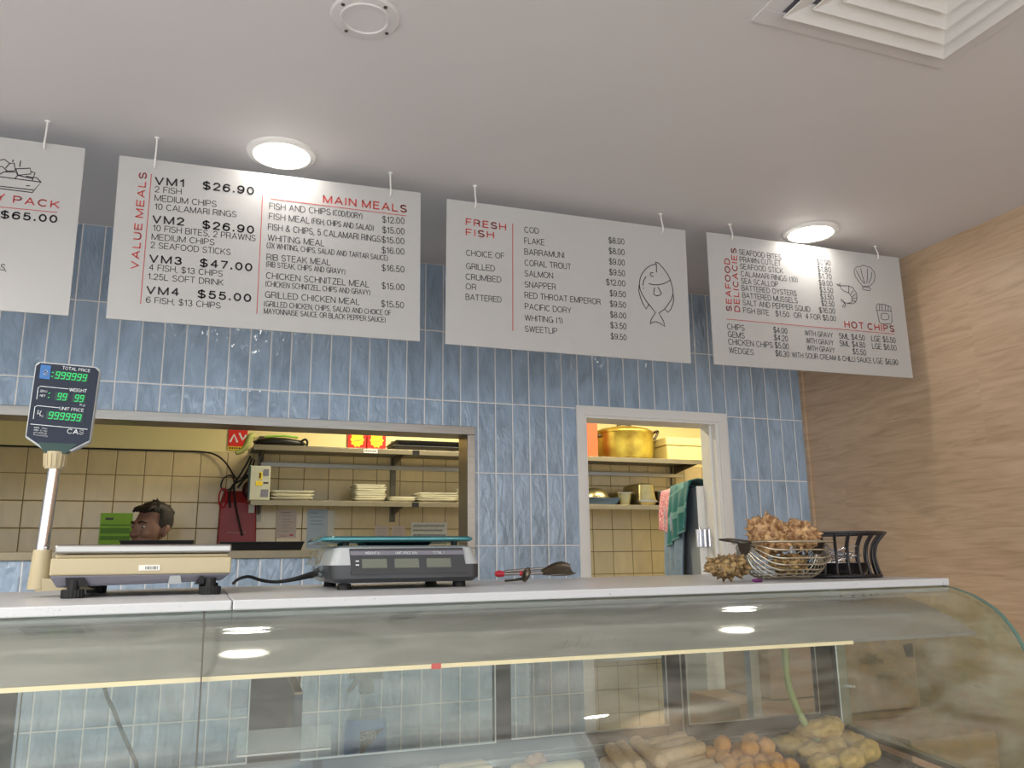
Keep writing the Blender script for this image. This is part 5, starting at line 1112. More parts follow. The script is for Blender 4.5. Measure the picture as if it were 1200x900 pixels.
def shelf(z, label, x0=0.735, x1=3.72):
    t = thing('wall_shelf', ((x0 + x1) / 2, 1.63, z), label, 'shelf', 'kitchen wall shelves')
    mb = MB(); mb.box((x0, 1.44, z - 0.004), (x1, YK - 0.003, z)); mb.box((x0, 1.44, z - 0.030), (x1, 1.445, z - 0.004)); mb.box((x0, YK - 0.010, z), (x1, YK - 0.003, z + 0.03)); mb.build('board', M['shelfsteel'], t, bevel=0.001)
    for x in (0.80, 1.60, 2.62, 3.62):
        mb = MB(); mb.prism([(x - 0.004, 1.47, z - 0.005), (x - 0.004, YK - 0.03, z - 0.005), (x - 0.004, YK - 0.03, z - 0.06), (x - 0.004, 1.47, z - 0.02)], [(x + 0.004, 1.47, z - 0.005), (x + 0.004, YK - 0.03, z - 0.005), (x + 0.004, YK - 0.03, z - 0.06), (x + 0.004, 1.47, z - 0.02)]); mb.build('bracket', M['darksteel'], t)
        if 1 < x < 2: MB().box((x + 0.035, 1.437, z - 0.031), (x + 0.075, 1.46, z - 0.004)).build('end_cap', M['black'], t)
    return t
SL, SU = 1.795, 2.100
shelf(SL, 'lower steel wall shelf carrying the plates and pans'); shelf(SU, 'upper steel wall shelf carrying the big pot')
t = thing('wall_rail', (2.2, YK - 0.02, 2.02), 'steel rail along the tiles between the two kitchen shelves', 'rail')
MB().box((0.80, YK - 0.030, 2.017), (3.70, YK - 0.018, 2.045)).build('bar', M['steel'], t, bevel=0.002)
for x in (0.80, 1.60, 2.62, 3.62): MB().box((x - 0.016, YK - 0.018, SL - 0.1), (x + 0.016, YK - 0.001, 2.2)).build('upright', M['darksteel'], t)

# crockery
def plate_mesh(sx, sy):
    def ring(k, z):
        r = 0.018; P = []
        for cx, cy, a0 in ((sx * k - r, -sy * k + r, -pi / 2), (sx * k - r, sy * k - r, 0), (-sx * k + r, sy * k - r, pi / 2), (-sx * k + r, -sy * k + r, pi)):
            for n in range(5): a = a0 + n * pi / 8; P.append((cx + r * cos(a), cy + r * sin(a), z))
        return P
    mb = MB(); mb.loft([ring(0.70, 0.0), ring(0.74, 0.0), ring(1.0, 0.016), ring(1.0, 0.0185), ring(0.97, 0.0185), ring(0.70, 0.005)])
    return mb.build('square_plate', M['plate'], smooth=40, origin=(0, 0, 0))
ORD = ['bottom', 'second from bottom', 'third from bottom', 'fourth from bottom', 'fifth from bottom', 'sixth from bottom', 'seventh from bottom', 'top']
def pile(x, y, n, sx, sy, step, where, grp, z=SL):
    o0 = plate_mesh(sx, sy)
    for k in range(n):
        o = o0 if k == 0 else dup(o0)
        o.location = (x + 0.003 * ((k * 7) % 3 - 1), y, z + k * step); o.rotation_euler = (0, 0, 0.02 * ((k * 5) % 3 - 1))
        setp(o, 'cream square plate, ' + ('top' if k == n - 1 else ORD[k]) + ' of the ' + where, 'plate', grp)
pile(0.962, 1.60, 3, 0.118, 0.118, 0.019, 'left pile beside the white casing', 'left pile of plates')
pile(1.400, 1.58, 7, 0.092, 0.10, 0.0135, 'tall pile in the middle of the shelf', 'tall pile of plates')
pile(1.592, 1.56, 2, 0.080, 0.09, 0.0125, 'low pile right of the tall one', 'low pile of plates')
pile(1.800, 1.56, 4, 0.120, 0.11, 0.0125, 'wide pile near the end of the opening', 'wide pile of plates')
o0 = None
for k in range(7):
    if o0 is None:
        o0 = MB().lathe([(0.0001, 0.0), (0.045, 0.0), (0.088, 0.020), (0.090, 0.022), (0.086, 0.023), (0.044, 0.005), (0.0001, 0.004)], (0, 0, 0), 32).build('bowl', M['plate'], smooth=40, origin=(0, 0, 0)); o = o0
    else: o = dup(o0)
    o.location = (2.025, 1.60, SL + k * 0.012); setp(o, 'cream bowl, ' + ('top' if k == 6 else ORD[k]) + ' of the pile beyond the wide plates', 'bowl', 'pile of bowls')

# white electrical casing on the shelf
t = thing('meter_box', (0.775, 1.53, SL), 'off-white electrical casing with yellow stickers standing on the lower shelf', 'electrical box')
MB().box((0.722, 1.475, SL), (0.835, 1.60, SL + 0.19)).build('casing', M['boxwhite'], t, bevel=0.003)
MB().box((0.7215, 1.474, SL + 0.002), (0.730, 1.60, SL + 0.188)).build('dark_edge', M['greenwin'], t)
for a, b, c_, d_, m in ((0.775, 0.792, 0.115, 0.155, 'yellow'), (0.758, 0.795, 0.080, 0.105, 'yellow'), (0.797, 0.826, 0.135, 0.172, 'greyp'), (0.788, 0.828, 0.018, 0.060, 'greyp'), (0.800, 0.826, 0.092, 0.100, 'cardprint'), (0.776, 0.784, 0.122, 0.150, 'black')):
    MB().box((a, 1.4735, SL + c_), (b, 1.475, SL + d_)).build('sticker', M[m], t)

# things on the upper shelf
t = thing('equipment_bag', (0.90, 1.58, SU), 'black zip bag lying on the upper shelf above the red pouch', 'bag')
mb = MB(); mb.ell((0.885, 1.58, SU + 0.030), (0.145, 0.07, 0.030), seg=28, rings=14, disp=lambda d: 1 + 0.12 * noise.noise(d * 3)); mb.build('bag_body', M['black'], t, smooth=180)
MB().tube([(0.99, 1.55, SU + 0.03), (1.02, 1.53, SU + 0.05), (1.035, 1.53, SU + 0.035), (1.03, 1.53, SU + 0.008)], 0.007, 8).build('strap', M['rubber'], t, smooth=60)
MB().tube([(0.80, 1.52, SU + 0.055), (0.90, 1.515, SU + 0.064), (0.98, 1.52, SU + 0.058)], 0.006, 8).build('yellow_piping', M['lime'], t, smooth=60)
t = thing('cleaning_scraper', (0.70, 1.50, 2.05), 'pale green curved handle drooping from the left end of the upper shelf', 'scraper')
MB().tube([(0.735, 1.50, SU + 0.055), (0.715, 1.49, SU + 0.045), (0.700, 1.485, SU + 0.0), (0.675, 1.48, SU - 0.035), (0.645, 1.475, SU - 0.048)], [0.016, 0.019, 0.018, 0.015, 0.012], 12).build('handle', mat('pale_green_rubber', (168, 172, 96), 0.6, var=0.1), t, smooth=60)
for x0, x1, lb in ((1.262, 1.368, 'red and yellow packet on the upper shelf, the left one of two'), (1.375, 1.484, 'red and yellow packet on the upper shelf, the right one of two')):
    t = thing('food_packet', ((x0 + x1) / 2, 1.53, SU), lb, 'packet', 'red and yellow packets')
    MB().box((x0, 1.49, SU), (x1, 1.57, SU + 0.105)).build('packet_body', M['redsign'], t, bevel=0.003)
    mb = MB(); n = 10; cxp, czp = (x0 + x1) / 2, SU + 0.055
    P = [(cxp + (0.042 if k % 2 == 0 else 0.034) * cos(2 * pi * k / 20), 1.4892, czp + (0.046 if k % 2 == 0 else 0.038) * sin(2 * pi * k / 20)) for k in range(20)]
    mb.prism(P, [(p[0], 1.4902, p[2]) for p in P]); lbq = mb.build('burst_print', M['yellow'], t)
    MB().tube([(x0 + 0.03, 1.4888, SU + 0.040), (x0 + 0.05, 1.4888, SU + 0.052), (x0 + 0.06, 1.4888, SU + 0.046), (x0 + 0.08, 1.4888, SU + 0.064)], 0.0013, 5).build('scribble_print', M['ink'], lbq)
mb = MB(); mb.box((1.345, 1.4375, SU - 0.028), (1.425, 1.4395, SU - 0.006)); t = mb.build('shelf_ticket', M['paper']); setp(t, 'small printed ticket on the upper shelf edge under the red packets', 'ticket'); LOC[t] = t.location.copy()
for k in range(9): MB().box((1.35 + 0.008 * k, 1.4368, SU - 0.022), (1.355 + 0.008 * k, 1.4375, SU - 0.011)).build('print_mark', M['ink'], t)
for k, (zz, lb) in enumerate(((0.0, 'black baking tray at the bottom of the two on the upper shelf'), (0.032, 'black baking tray on top of the other on the upper shelf'))):
    mb = MB(); x0, x1 = 1.53 + 0.02 * k, 2.02 + 0.02 * k
    mb.hexa([(x0 + 0.02, 1.50, SU + zz), (x1 - 0.02, 1.50, SU + zz), (x1 - 0.02, 1.77, SU + zz), (x0 + 0.02, 1.77, SU + zz)], [(x0, 1.48, SU + zz + 0.026), (x1, 1.48, SU + zz + 0.026), (x1, 1.79, SU + zz + 0.026), (x0, 1.79, SU + zz + 0.026)])
    mb.box((x0 - 0.006, 1.474, SU + zz + 0.026), (x1 + 0.006, 1.796, SU + zz + 0.030))
    setp(mb.build('baking_tray', M['black'], bevel=0.002), lb, 'tray', 'black baking trays')

# red pouch with cords
t = thing('red_pouch', (0.672, 1.79, 1.56), 'red vinyl pouch hung with black cords on the kitchen tiles', 'pouch')
def pouch(z, x0, x1, d): return [(x0, YK - 0.004, z), (x0 + 0.006, YK - d, z), (x1 - 0.006, YK - d, z), (x1, YK - 0.004, z)]
mb = MB(); mb.loft([pouch(1.40, 0.575, 0.800, 0.03), pouch(1.55, 0.577, 0.798, 0.055), pouch(1.80, 0.582, 0.790, 0.05), pouch(1.87, 0.600, 0.770, 0.03)]); mb.build('pouch_body', M['redcloth'], t, bevel=0.006)
MB().tube([(0.598 + 0.022 * cos(a), YK - 0.062, 1.825 + 0.055 * sin(a)) for a in [2 * pi * k / 14 for k in range(14)]], 0.005, 6, closed=True).build('red_loop', M['redplastic'], t, smooth=60)
mb = MB(); mb.ell((0.735, YK - 0.06, 1.875), (0.035, 0.03, 0.05), seg=16, rings=10); mb.build('dark_handle', mat('dark_maroon_plastic', (66, 24, 24), 0.4, var=0.1), t, smooth=60)
MB().box((0.742, YK - 0.062, 1.742), (0.775, YK - 0.058, 1.800)).build('tag', M['paper'], t)
MB().box((0.630, YK - 0.0575, 1.628), (0.735, YK - 0.0552, 1.630)).build('print_line', M['pinkpaper'], t)
rg = random.Random(11)
t = thing('cable_bundle', (0.66, 1.76, 1.95), 'bundle of black cables looping down over the red pouch', 'cables')
for k, pts in enumerate((
    [(0.735, 1.74, 2.07), (0.715, 1.73, 2.02), (0.680, 1.735, 1.95), (0.655, 1.74, 1.90), (0.665, 1.74, 1.80), (0.690, 1.745, 1.70), (0.715, 1.745, 1.61)],
    [(0.745, 1.75, 2.06), (0.725, 1.74, 1.99), (0.690, 1.745, 1.93), (0.648, 1.75, 1.90), (0.632, 1.75, 1.84), (0.640, 1.745, 1.77)],
    [(0.760, 1.75, 2.05), (0.740, 1.74, 1.97), (0.705, 1.745, 1.93), (0.675, 1.75, 1.885)],
    [(0.660, 1.76, 1.90), (0.640, 1.77, 1.955), (0.600, 1.775, 1.945), (0.583, 1.775, 1.90), (0.600, 1.77, 1.87), (0.650, 1.765, 1.885)],
    [(0.700, 1.76, 1.94), (0.730, 1.765, 1.965), (0.745, 1.765, 1.93), (0.735, 1.765, 1.90)])):
    MB().tube(pts, 0.0055 if k < 3 else 0.004, 8).build('cable', M['rubber'], t, smooth=60)
mb = MB(); mb.tube([(-2.55, YK - 0.006, 2.093), (-0.5, YK - 0.006, 2.094), (0.30, YK - 0.006, 2.096), (0.46, YK - 0.008, 2.095), (0.54, YK - 0.02, 2.080), (0.60, YK - 0.03, 2.035), (0.645, YK - 0.05, 1.965), (0.672, YK - 0.055, 1.925)], 0.005, 8)
setp(mb.build('wall_cable', M['rubber'], smooth=60), 'black cable running along the top of the cream kitchen tiles', 'cable')

# wall signs and papers
def sheet(name, x0, x1, z0, z1, m, label, cat='notice', y=YK - 0.0035):
    o = MB().box((x0, y, z0), (x1, y + 0.0015, z1)).build(name, M[m]); setp(o, label, cat); LOC[o] = o.location.copy(); return o
def bars(o, lst, m, y=YK - 0.0042):
    for a, b, c_, d_ in lst: MB().box((a, y, c_), (b, y + 0.0007, d_)).build('print_mark', M[m], o)
o = sheet('fire_sign', 0.608, 0.716, 2.135, 2.245, 'redsign', 'red sign with a white symbol on the yellow kitchen wall', 'sign')
mb = MB(); mb.stroke([(0.622, 2.165), (0.640, 2.205), (0.658, 2.165)], 0.012, YK - 0.0044); mb.stroke([(0.672, 2.21), (0.690, 2.175), (0.706, 2.20)], 0.012, YK - 0.0044); mb.build('white_symbol', M['wink'], o)
o = sheet('sign_caption', 0.610, 0.700, 2.112, 2.134, 'yellow', 'narrow cream caption under the red sign', 'sign'); bars(o, [(0.618 + 0.013 * k, 0.626 + 0.013 * k, 2.118, 2.129) for k in range(6)], 'cardprint')
o = sheet('lime_notice', -0.035, 0.128, 1.50, 1.738, 'lime', 'lime green notice taped to the tiles beside the man')
bars(o, [(-0.010, 0.030, 1.700, 1.712)], 'black'); bars(o, [(-0.03, 0.12, 1.668, 1.676), (-0.03, 0.12, 1.625, 1.655), (-0.03, 0.12, 1.590, 1.612)], 'limed')
o = sheet('pinkish_notice', 0.905, 1.022, 1.600, 1.765, 'pinkpaper', 'pinkish notice with faint red lines under the lower shelf')
bars(o, [(0.93, 0.985, 1.747, 1.750)] + [(0.938, 0.938 + w_, 1.728 - 0.018 * k, 1.730 - 0.018 * k) for k, w_ in enumerate((0.06, 0.045, 0.065, 0.05, 0.06, 0.04))], 'greyp'); bars(o, [(0.985, 1.006, 1.611, 1.621), (0.93, 0.965, 1.610, 1.613)], 'redplastic')
o = sheet('plastic_sleeve', 1.085, 1.205, 1.535, 1.768, 'sleeve', 'pale blue plastic sleeve of papers fixed to the tiles')
MB().box((1.150 + 0.055, YK - 0.006, 1.585), (1.245, YK - 0.003, 1.762)).build('second_sheet', M['paper'], o)
bars(o, [(1.105, 1.15, 1.745, 1.748), (1.10, 1.185, 1.722, 1.725), (1.105, 1.17, 1.700, 1.703), (1.1, 1.18, 1.68, 1.683)], 'greyp', YK - 0.0046)
for x0, x1, lb in ((1.495, 1.580, 'small faint pink note left of the handwritten sign'), (1.600, 1.682, 'small faint pink note next to the handwritten sign')):
    o = sheet('small_note', x0, x1, 1.595, 1.672, 'pinkpaper', lb); bars(o, [(x0 + 0.01, x1 - 0.015 - 0.01 * (k % 2), 1.655 - 0.013 * k, 1.6565 - 0.013 * k) for k in range(4)], 'greyp')
o = sheet('handwritten_sign', 1.722, 1.955, 1.575, 1.695, 'paper', 'white sign with rows of black handwriting under the wide plates', 'sign')
rg = random.Random(5)
for r in range(3):
    x = 1.738; mb = MB(); zz = 1.674 - 0.029 * r
    while x < 1.925:
        L_ = rg.uniform(0.018, 0.036); n = 7
        mb.stroke([(x + L_ * i / n, zz + (0.0065 if i % 2 else -0.0065) * rg.uniform(0.4, 1.1)) for i in range(n + 1)], 0.0048, YK - 0.0044); x += L_ + 0.008
    mb.build('handwriting', M['ink'], o)

# trays on the ledge of the opening
def ledge_tray(x0, x1, y0, y1, label, h=0.034, z=PZ0 + 0.026):
    mb = MB()
    mb.hexa([(x0 + 0.012, y0 + 0.012, z), (x1 - 0.012, y0 + 0.012, z), (x1 - 0.012, y1 - 0.012, z), (x0 + 0.012, y1 - 0.012, z)], [(x0 + 0.003, y0 + 0.003, z + h - 0.006), (x1 - 0.003, y0 + 0.003, z + h - 0.006), (x1 - 0.003, y1 - 0.003, z + h - 0.006), (x0 + 0.003, y1 - 0.003, z + h - 0.006)])
    mb.bm.faces.ensure_lookup_table(); bmesh.ops.delete(mb.bm, geom=[mb.bm.faces[1]], context='FACES_ONLY')
    for a_, b_ in (((x0, y0), (x1, y0 + 0.010)), ((x0, y1 - 0.010), (x1, y1)), ((x0, y0 + 0.010), (x0 + 0.010, y1 - 0.010)), ((x1 - 0.010, y0 + 0.010), (x1, y1 - 0.010))): mb.box((*a_, z + h - 0.006), (*b_, z + h))
    setp(mb.build('serving_tray', M['black'], bevel=0.004, seg=3), label, 'tray', 'black trays on the ledge')
ledge_tray(0.560, 0.872, 0.03, 0.26, 'black tray on the ledge of the opening, right of the steel platter')
ledge_tray(0.215, 0.470, 0.03, 0.27, 'black tray on the ledge in front of the man', 0.040)

# ---- seen through the doorway
t = thing('stock_pot', (3.142, 1.60, SU), 'large tarnished golden stock pot with lid and side handles on the upper shelf', 'pot')
pr_ = [(0.0001, 0.002), (0.168, 0.002), (0.186, 0.010), (0.196, 0.045), (0.200, 0.10), (0.201, 0.175), (0.206, 0.180), (0.206, 0.186), (0.192, 0.186)]
MB().lathe(pr_, (3.142, 1.62, SU), 56, sy=0.80).build('pot_body', M['brass'], t, smooth=40)
MB().lathe([(0.206, 0.187), (0.203, 0.196), (0.17, 0.212), (0.10, 0.226), (0.0001, 0.232)], (3.142, 1.62, SU), 56, sy=0.80).build('lid', M['brass'], t, smooth=40)
MB().tube([(3.09, 1.62, SU + 0.226), (3.10, 1.62, SU + 0.245), (3.142, 1.62, SU + 0.252), (3.185, 1.62, SU + 0.245), (3.195, 1.62, SU + 0.226)], 0.008, 10).build('lid_handle', M['wiredark'], t, smooth=60)
for s_ in (-1, 1):
    x = 3.142 + s_ * 0.198
    MB().tube([(x, 1.585, SU + 0.155), (x + s_ * 0.018, 1.585, SU + 0.160), (x + s_ * 0.045, 1.59, SU + 0.205), (x + s_ * 0.045, 1.65, SU + 0.205), (x + s_ * 0.018, 1.655, SU + 0.160), (x, 1.655, SU + 0.155)], 0.0095, 10).build('side_handle', M['wiredark'], t, smooth=60)
t = thing('foam_box', (3.53, 1.62, SU), 'cream lidded foam box on the upper shelf right of the pot', 'box')
mb = MB(); mb.hexa([(3.40, 1.50, SU), (3.70, 1.50, SU), (3.70, 1.76, SU), (3.40, 1.76, SU)], [(3.39, 1.49, SU + 0.10), (3.71, 1.49, SU + 0.10), (3.71, 1.77, SU + 0.10), (3.39, 1.77, SU + 0.10)]); mb.build('box_body', M['creambox'], t, bevel=0.008)
mb = MB(); mb.box((3.382, 1.482, SU + 0.10), (3.718, 1.778, SU + 0.155)); mb.build('box_lid', M['creambox'], t, bevel=0.008)
mb = MB(); mb.box((2.70, 1.48, SU), (2.872, 1.60, SU + 0.262))
setp(mb.build('orange_mesh_packet', M['orangem'], bevel=0.004), 'tall orange packet with a mesh pattern at the left edge of the doorway', 'packet')
for z_, x0, x1, lb in ((0.0, 2.74, 3.01, 'slate blue plastic tray under the strainer on the lower shelf'),):
    mb = MB(); mb.hexa([(x0 + 0.02, 1.47, SL), (x1 - 0.03, 1.47, SL), (x1 - 0.03, 1.70, SL), (x0 + 0.02, 1.70, SL)], [(x0, 1.455, SL + 0.032), (x1, 1.455, SL + 0.045), (x1, 1.715, SL + 0.045), (x0, 1.715, SL + 0.032)])
    setp(mb.build('plastic_tray', M['bluetray'], bevel=0.003), lb, 'tray')
t = thing('strainer', (2.89, 1.58, SL + 0.046), 'upturned steel mesh strainer on the blue tray', 'strainer')
MB().lathe([(0.098, 0.0), (0.096, 0.012), (0.082, 0.042), (0.055, 0.062), (0.025, 0.072), (0.0001, 0.074)], (2.885, 1.585, SL + 0.045), 40).build('dome', M['pan'], t, smooth=60)
MB().tube([(2.885 + 0.099 * cos(2 * pi * k / 32), 1.585 + 0.099 * sin(2 * pi * k / 32), SL + 0.048) for k in range(32)], 0.004, 8, closed=True).build('rim', M['steel'], t, smooth=60)
def pan(x0, x1, y0, y1, h, label, z=SL, m='pan', r=0.02):
    t = thing('steel_pan', ((x0 + x1) / 2, (y0 + y1) / 2, z), label, 'pan', 'steel food pans')
    mb = MB(); mb.loft([rring(x0 + 0.012, x1 - 0.012, y0 + 0.012, y1 - 0.012, z, r), rring(x0 + 0.002, x1 - 0.002, y0 + 0.002, y1 - 0.002, z + h - 0.006, r)]); mb.build('pan_body', M[m], t, smooth=40)
    mb = MB(); mb.loft([rring(x0 - 0.006, x1 + 0.006, y0 - 0.006, y1 + 0.006, z + h - 0.006, r), rring(x0 - 0.006, x1 + 0.006, y0 - 0.006, y1 + 0.006, z + h, r)]); mb.build('rim', M['steel'], t, smooth=40)
pan(3.02, 3.125, 1.50, 1.72, 0.085, 'small steel food pan between the strainer and the tall pan')
pan(3.150, 3.285, 1.46, 1.74, 0.028, 'shallow steel pan under the tall upturned pan')
t = thing('steel_pan', (3.21, 1.60, SL + 0.029), 'tall upturned steel pan on the lower shelf', 'pan', 'steel food pans')
mb = MB(); mb.loft([rring(3.146, 3.290, 1.465, 1.735, SL + 0.029, 0.02), rring(3.146, 3.290, 1.465, 1.735, SL + 0.035, 0.02)]); mb.build('rim', M['steel'], t, smooth=40)
mb = MB(); mb.loft([rring(3.152, 3.284, 1.470, 1.730, SL + 0.035, 0.02), rring(3.160, 3.274, 1.478, 1.722, SL + 0.135, 0.03), rring(3.172, 3.262, 1.490, 1.710, SL + 0.146, 0.03)]); mb.build('pan_body', M['pan'], t, smooth=40)
pan(3.31, 3.45, 1.50, 1.74, 0.10, 'dark steel pan behind the tall upturned pan on the right', m='darksteel')

# half-height swing door, opened into the kitchen
hx, hy, HT = 2.742, 0.128, 1.792
dang = atan2(0.575, 0.155)                     # direction of the open leaf
DL = 0.60
dirv = Vector((cos(dang), sin(dang), 0)); nrm = Vector((-sin(dang), cos(dang), 0))   # nrm points to the left face
t = thing('half_door', (hx, hy, 0.12), 'grey half-height swing door opened into the kitchen, with white edge', 'half door')
def dp(u, n_, z): return Vector((hx, hy, 0)) + dirv * u + nrm * n_ + Vector((0, 0, z))
mb = MB(); mb.hexa([dp(0.004, -0.018, 0.12), dp(DL, -0.018, 0.12), dp(DL, 0.018, 0.12), dp(0.004, 0.018, 0.12)], [dp(0.004, -0.018, HT), dp(DL, -0.018, HT), dp(DL, 0.018, HT), dp(0.004, 0.018, HT)]); mb.build('leaf', M['greydoor'], t, bevel=0.002)
mb = MB(); mb.hexa([dp(0, -0.0195, 0.12), dp(0.004, -0.0195, 0.12), dp(0.004, 0.0195, 0.12), dp(0, 0.0195, 0.12)], [dp(0, -0.0195, HT + 0.001), dp(0.004, -0.0195, HT + 0.001), dp(0.004, 0.0195, HT + 0.001), dp(0, 0.0195, HT + 0.001)]); mb.build('edge_strip', M['white'], t)
for zz in (1.545, 0.40):
    mb = MB()
    for q in (0.012, 0.034, 0.056): mb.cyl((2.700 + q * 1.0, 0.110 - 0.25 * q, zz - 0.04), (2.700 + q, 0.110 - 0.25 * q, zz + 0.04), 0.0085, seg=14)
    mb.box((2.692, 0.112, zz - 0.042), (2.760, 0.116, zz + 0.042))
    for q in (0.012, 0.056): mb.ell((2.700 + q, 0.110 - 0.25 * q, zz + 0.044), (0.006, 0.006, 0.007), seg=10, rings=6)
    mb.build('spring_hinge', M['chrome'], t, smooth=40)
def towel(name, u0, u1, drop0, drop1, m, label, out=0.0, back=0.10, seed=1, band=None, wav=0.012, folds=4):
    o_ = Vector((seed * 2.7, 0, seed))
    def f(a, b):
        u = u0 + (u1 - u0) * a
        dr = drop0 + (drop1 - drop0) * a
        tot = back + 0.05 + dr; s = b * tot
        w_ = wav * sin(a * folds * 2 * pi + seed) + 0.010 * noise.noise(Vector((a * 3, b * 3, 0)) + o_)
        if s < back: return dp(u, -0.026 - out - abs(w_) * 0.4, HT - (back - s) + 0.004)
        if s < back + 0.05:
            q = (s - back) / 0.05; return dp(u, -0.026 - out + (0.052 + 2 * out) * q, HT + 0.006 + out + 0.012 * sin(q * pi))
        q = (s - back - 0.05); return dp(u - 0.03 * (q / dr) * (a - 0.3), 0.026 + out + (w_ + wav) * min(1, q / 0.12) + 0.05 * q, HT - q + 0.004)
    mb = MB(); mb.grid(f, 40, 44)
    ms = [M[m]]
    if band:
        ms = [M[m], M[band]]; mb.bm.faces.ensure_lookup_table()
        for i in range(39):
            for j in range(43):
                if j in (30, 31, 32) or j == 42 or j == 20: mb.bm.faces[i * 43 + j].material_index = 1
    o = mb.build(name, ms, smooth=180)
    md = o.modifiers.new('solid', 'SOLIDIFY'); md.thickness = 0.004; md.offset = 0
    return setp(o, label, 'towel' if 'towel' in name else 'cloth')
towel('hanging_cloth', 0.16, 0.46, 0.62, 0.66, 'bluecloth', 'pale blue cloth hanging lowest on the half door', 0.002, 0.05, 3, None, 0.014, 3)
towel('tea_towel', 0.27, 0.575, 0.225, 0.19, 'pink', 'pink and white patterned tea towel over the far end of the half door', 0.012, 0.12, 2, None, 0.010, 2)
towel('tea_towel', 0.03, 0.36, 0.20, 0.285, 'teal', 'teal tea towel with pale bands over the half door', 0.022, 0.16, 1, 'tealband', 0.010, 3)

# kitchen bench, so the room reads from the side
t = thing('kitchen_bench', (1.6, 1.6, 0), 'steel kitchen bench along the tiled wall below the shelves', 'bench')
MB().box((0.75, 1.30, 0.86), (3.9, YK - 0.003, 0.90)).build('bench_top', M['steel'], t, bevel=0.003)
for x in (0.80, 2.3, 3.82):
    for y in (1.34, 1.76): MB().cyl((x, y, 0), (x, y, 0.86), 0.02, seg=12).build('leg', M['steel'], t, smooth=50)

# ================================================================== THE MAN
PXm, PYm = 0.262, 0.95
face = radians(-90 - 44)          # heading of the face: mostly to the viewer's left
fx, fy = cos(face), sin(face)
Rm = Matrix.Rotation(face + pi / 2, 4, 'Z')      # local -Y is forward
HC = 1.615                        # eye height
def mk(p, head=False):
    v = Vector(p)
    if head:
        v = Matrix.Rotation(radians(-7), 4, 'X') @ (v - Vector((0, 0, -0.10))) + Vector((0, 0, -0.10))
        return Matrix.Translation((PXm, PYm, HC)) @ Rm @ v
    return Matrix.Translation((PXm, PYm, 0)) @ Rm @ v
def cap_(mb, p0, p1, r0, r1, n=6, seg=14):
    p0 = Vector(p0); p1 = Vector(p1)
    for i in range(n + 1):
        q = i / n; r = r0 + (r1 - r0) * q; mb.ell(p0.lerp(p1, q), (r, r, r), seg=seg, rings=8)
def headell(mb, c, r, rot=None, **k):
    Rr = Rm.to_3x3() @ Matrix.Rotation(radians(-7), 3, 'X') @ (rot if rot is not None else Matrix.Identity(3))
    mb.ell(mk(c, True), r, rot=Rr, **k)
man = thing('person', (PXm, PYm, 0), 'man with a short dark quiff standing in the kitchen, looking down to the left', 'person')
b = MB()
# skull, face, jaw
headell(b, (0, 0.010, 0.035), (0.071, 0.081, 0.088), seg=28, rings=18)
headell(b, (0, -0.020, -0.005), (0.066, 0.068, 0.085), seg=24, rings=16)
headell(b, (0, -0.036, -0.070), (0.050, 0.048, 0.045), seg=20, rings=14)
headell(b, (0, -0.062, -0.098), (0.024, 0.020, 0.020))
headell(b, (0, -0.080, 0.020), (0.046, 0.012, 0.010))
headell(b, (0.030, -0.062, -0.030), (0.024, 0.022, 0.022)); headell(b, (-0.030, -0.062, -0.030), (0.024, 0.022, 0.022))
for i in range(7):
    q = i / 6; headell(b, (0, -0.082 - 0.022 * q, 0.010 - 0.048 * q), (0.0085 + 0.003 * q, 0.011, 0.010))
headell(b, (0.010, -0.093, -0.042), (0.009, 0.010, 0.008)); headell(b, (-0.010, -0.093, -0.042), (0.009, 0.010, 0.008))
headell(b, (0, -0.082, -0.068), (0.023, 0.010, 0.006)); headell(b, (0, -0.080, -0.077), (0.020, 0.011, 0.007))
for s_ in (-1, 1):
    headell(b, (s_ * 0.074, 0.020, -0.008), (0.007, 0.019, 0.032), rot=Euler((0.15, s_ * 0.25, s_ * 0.35)).to_matrix())
    headell(b, (s_ * 0.078, 0.030, 0.006), (0.007, 0.010, 0.020), rot=Euler((0.15, 0, 0)).to_matrix())
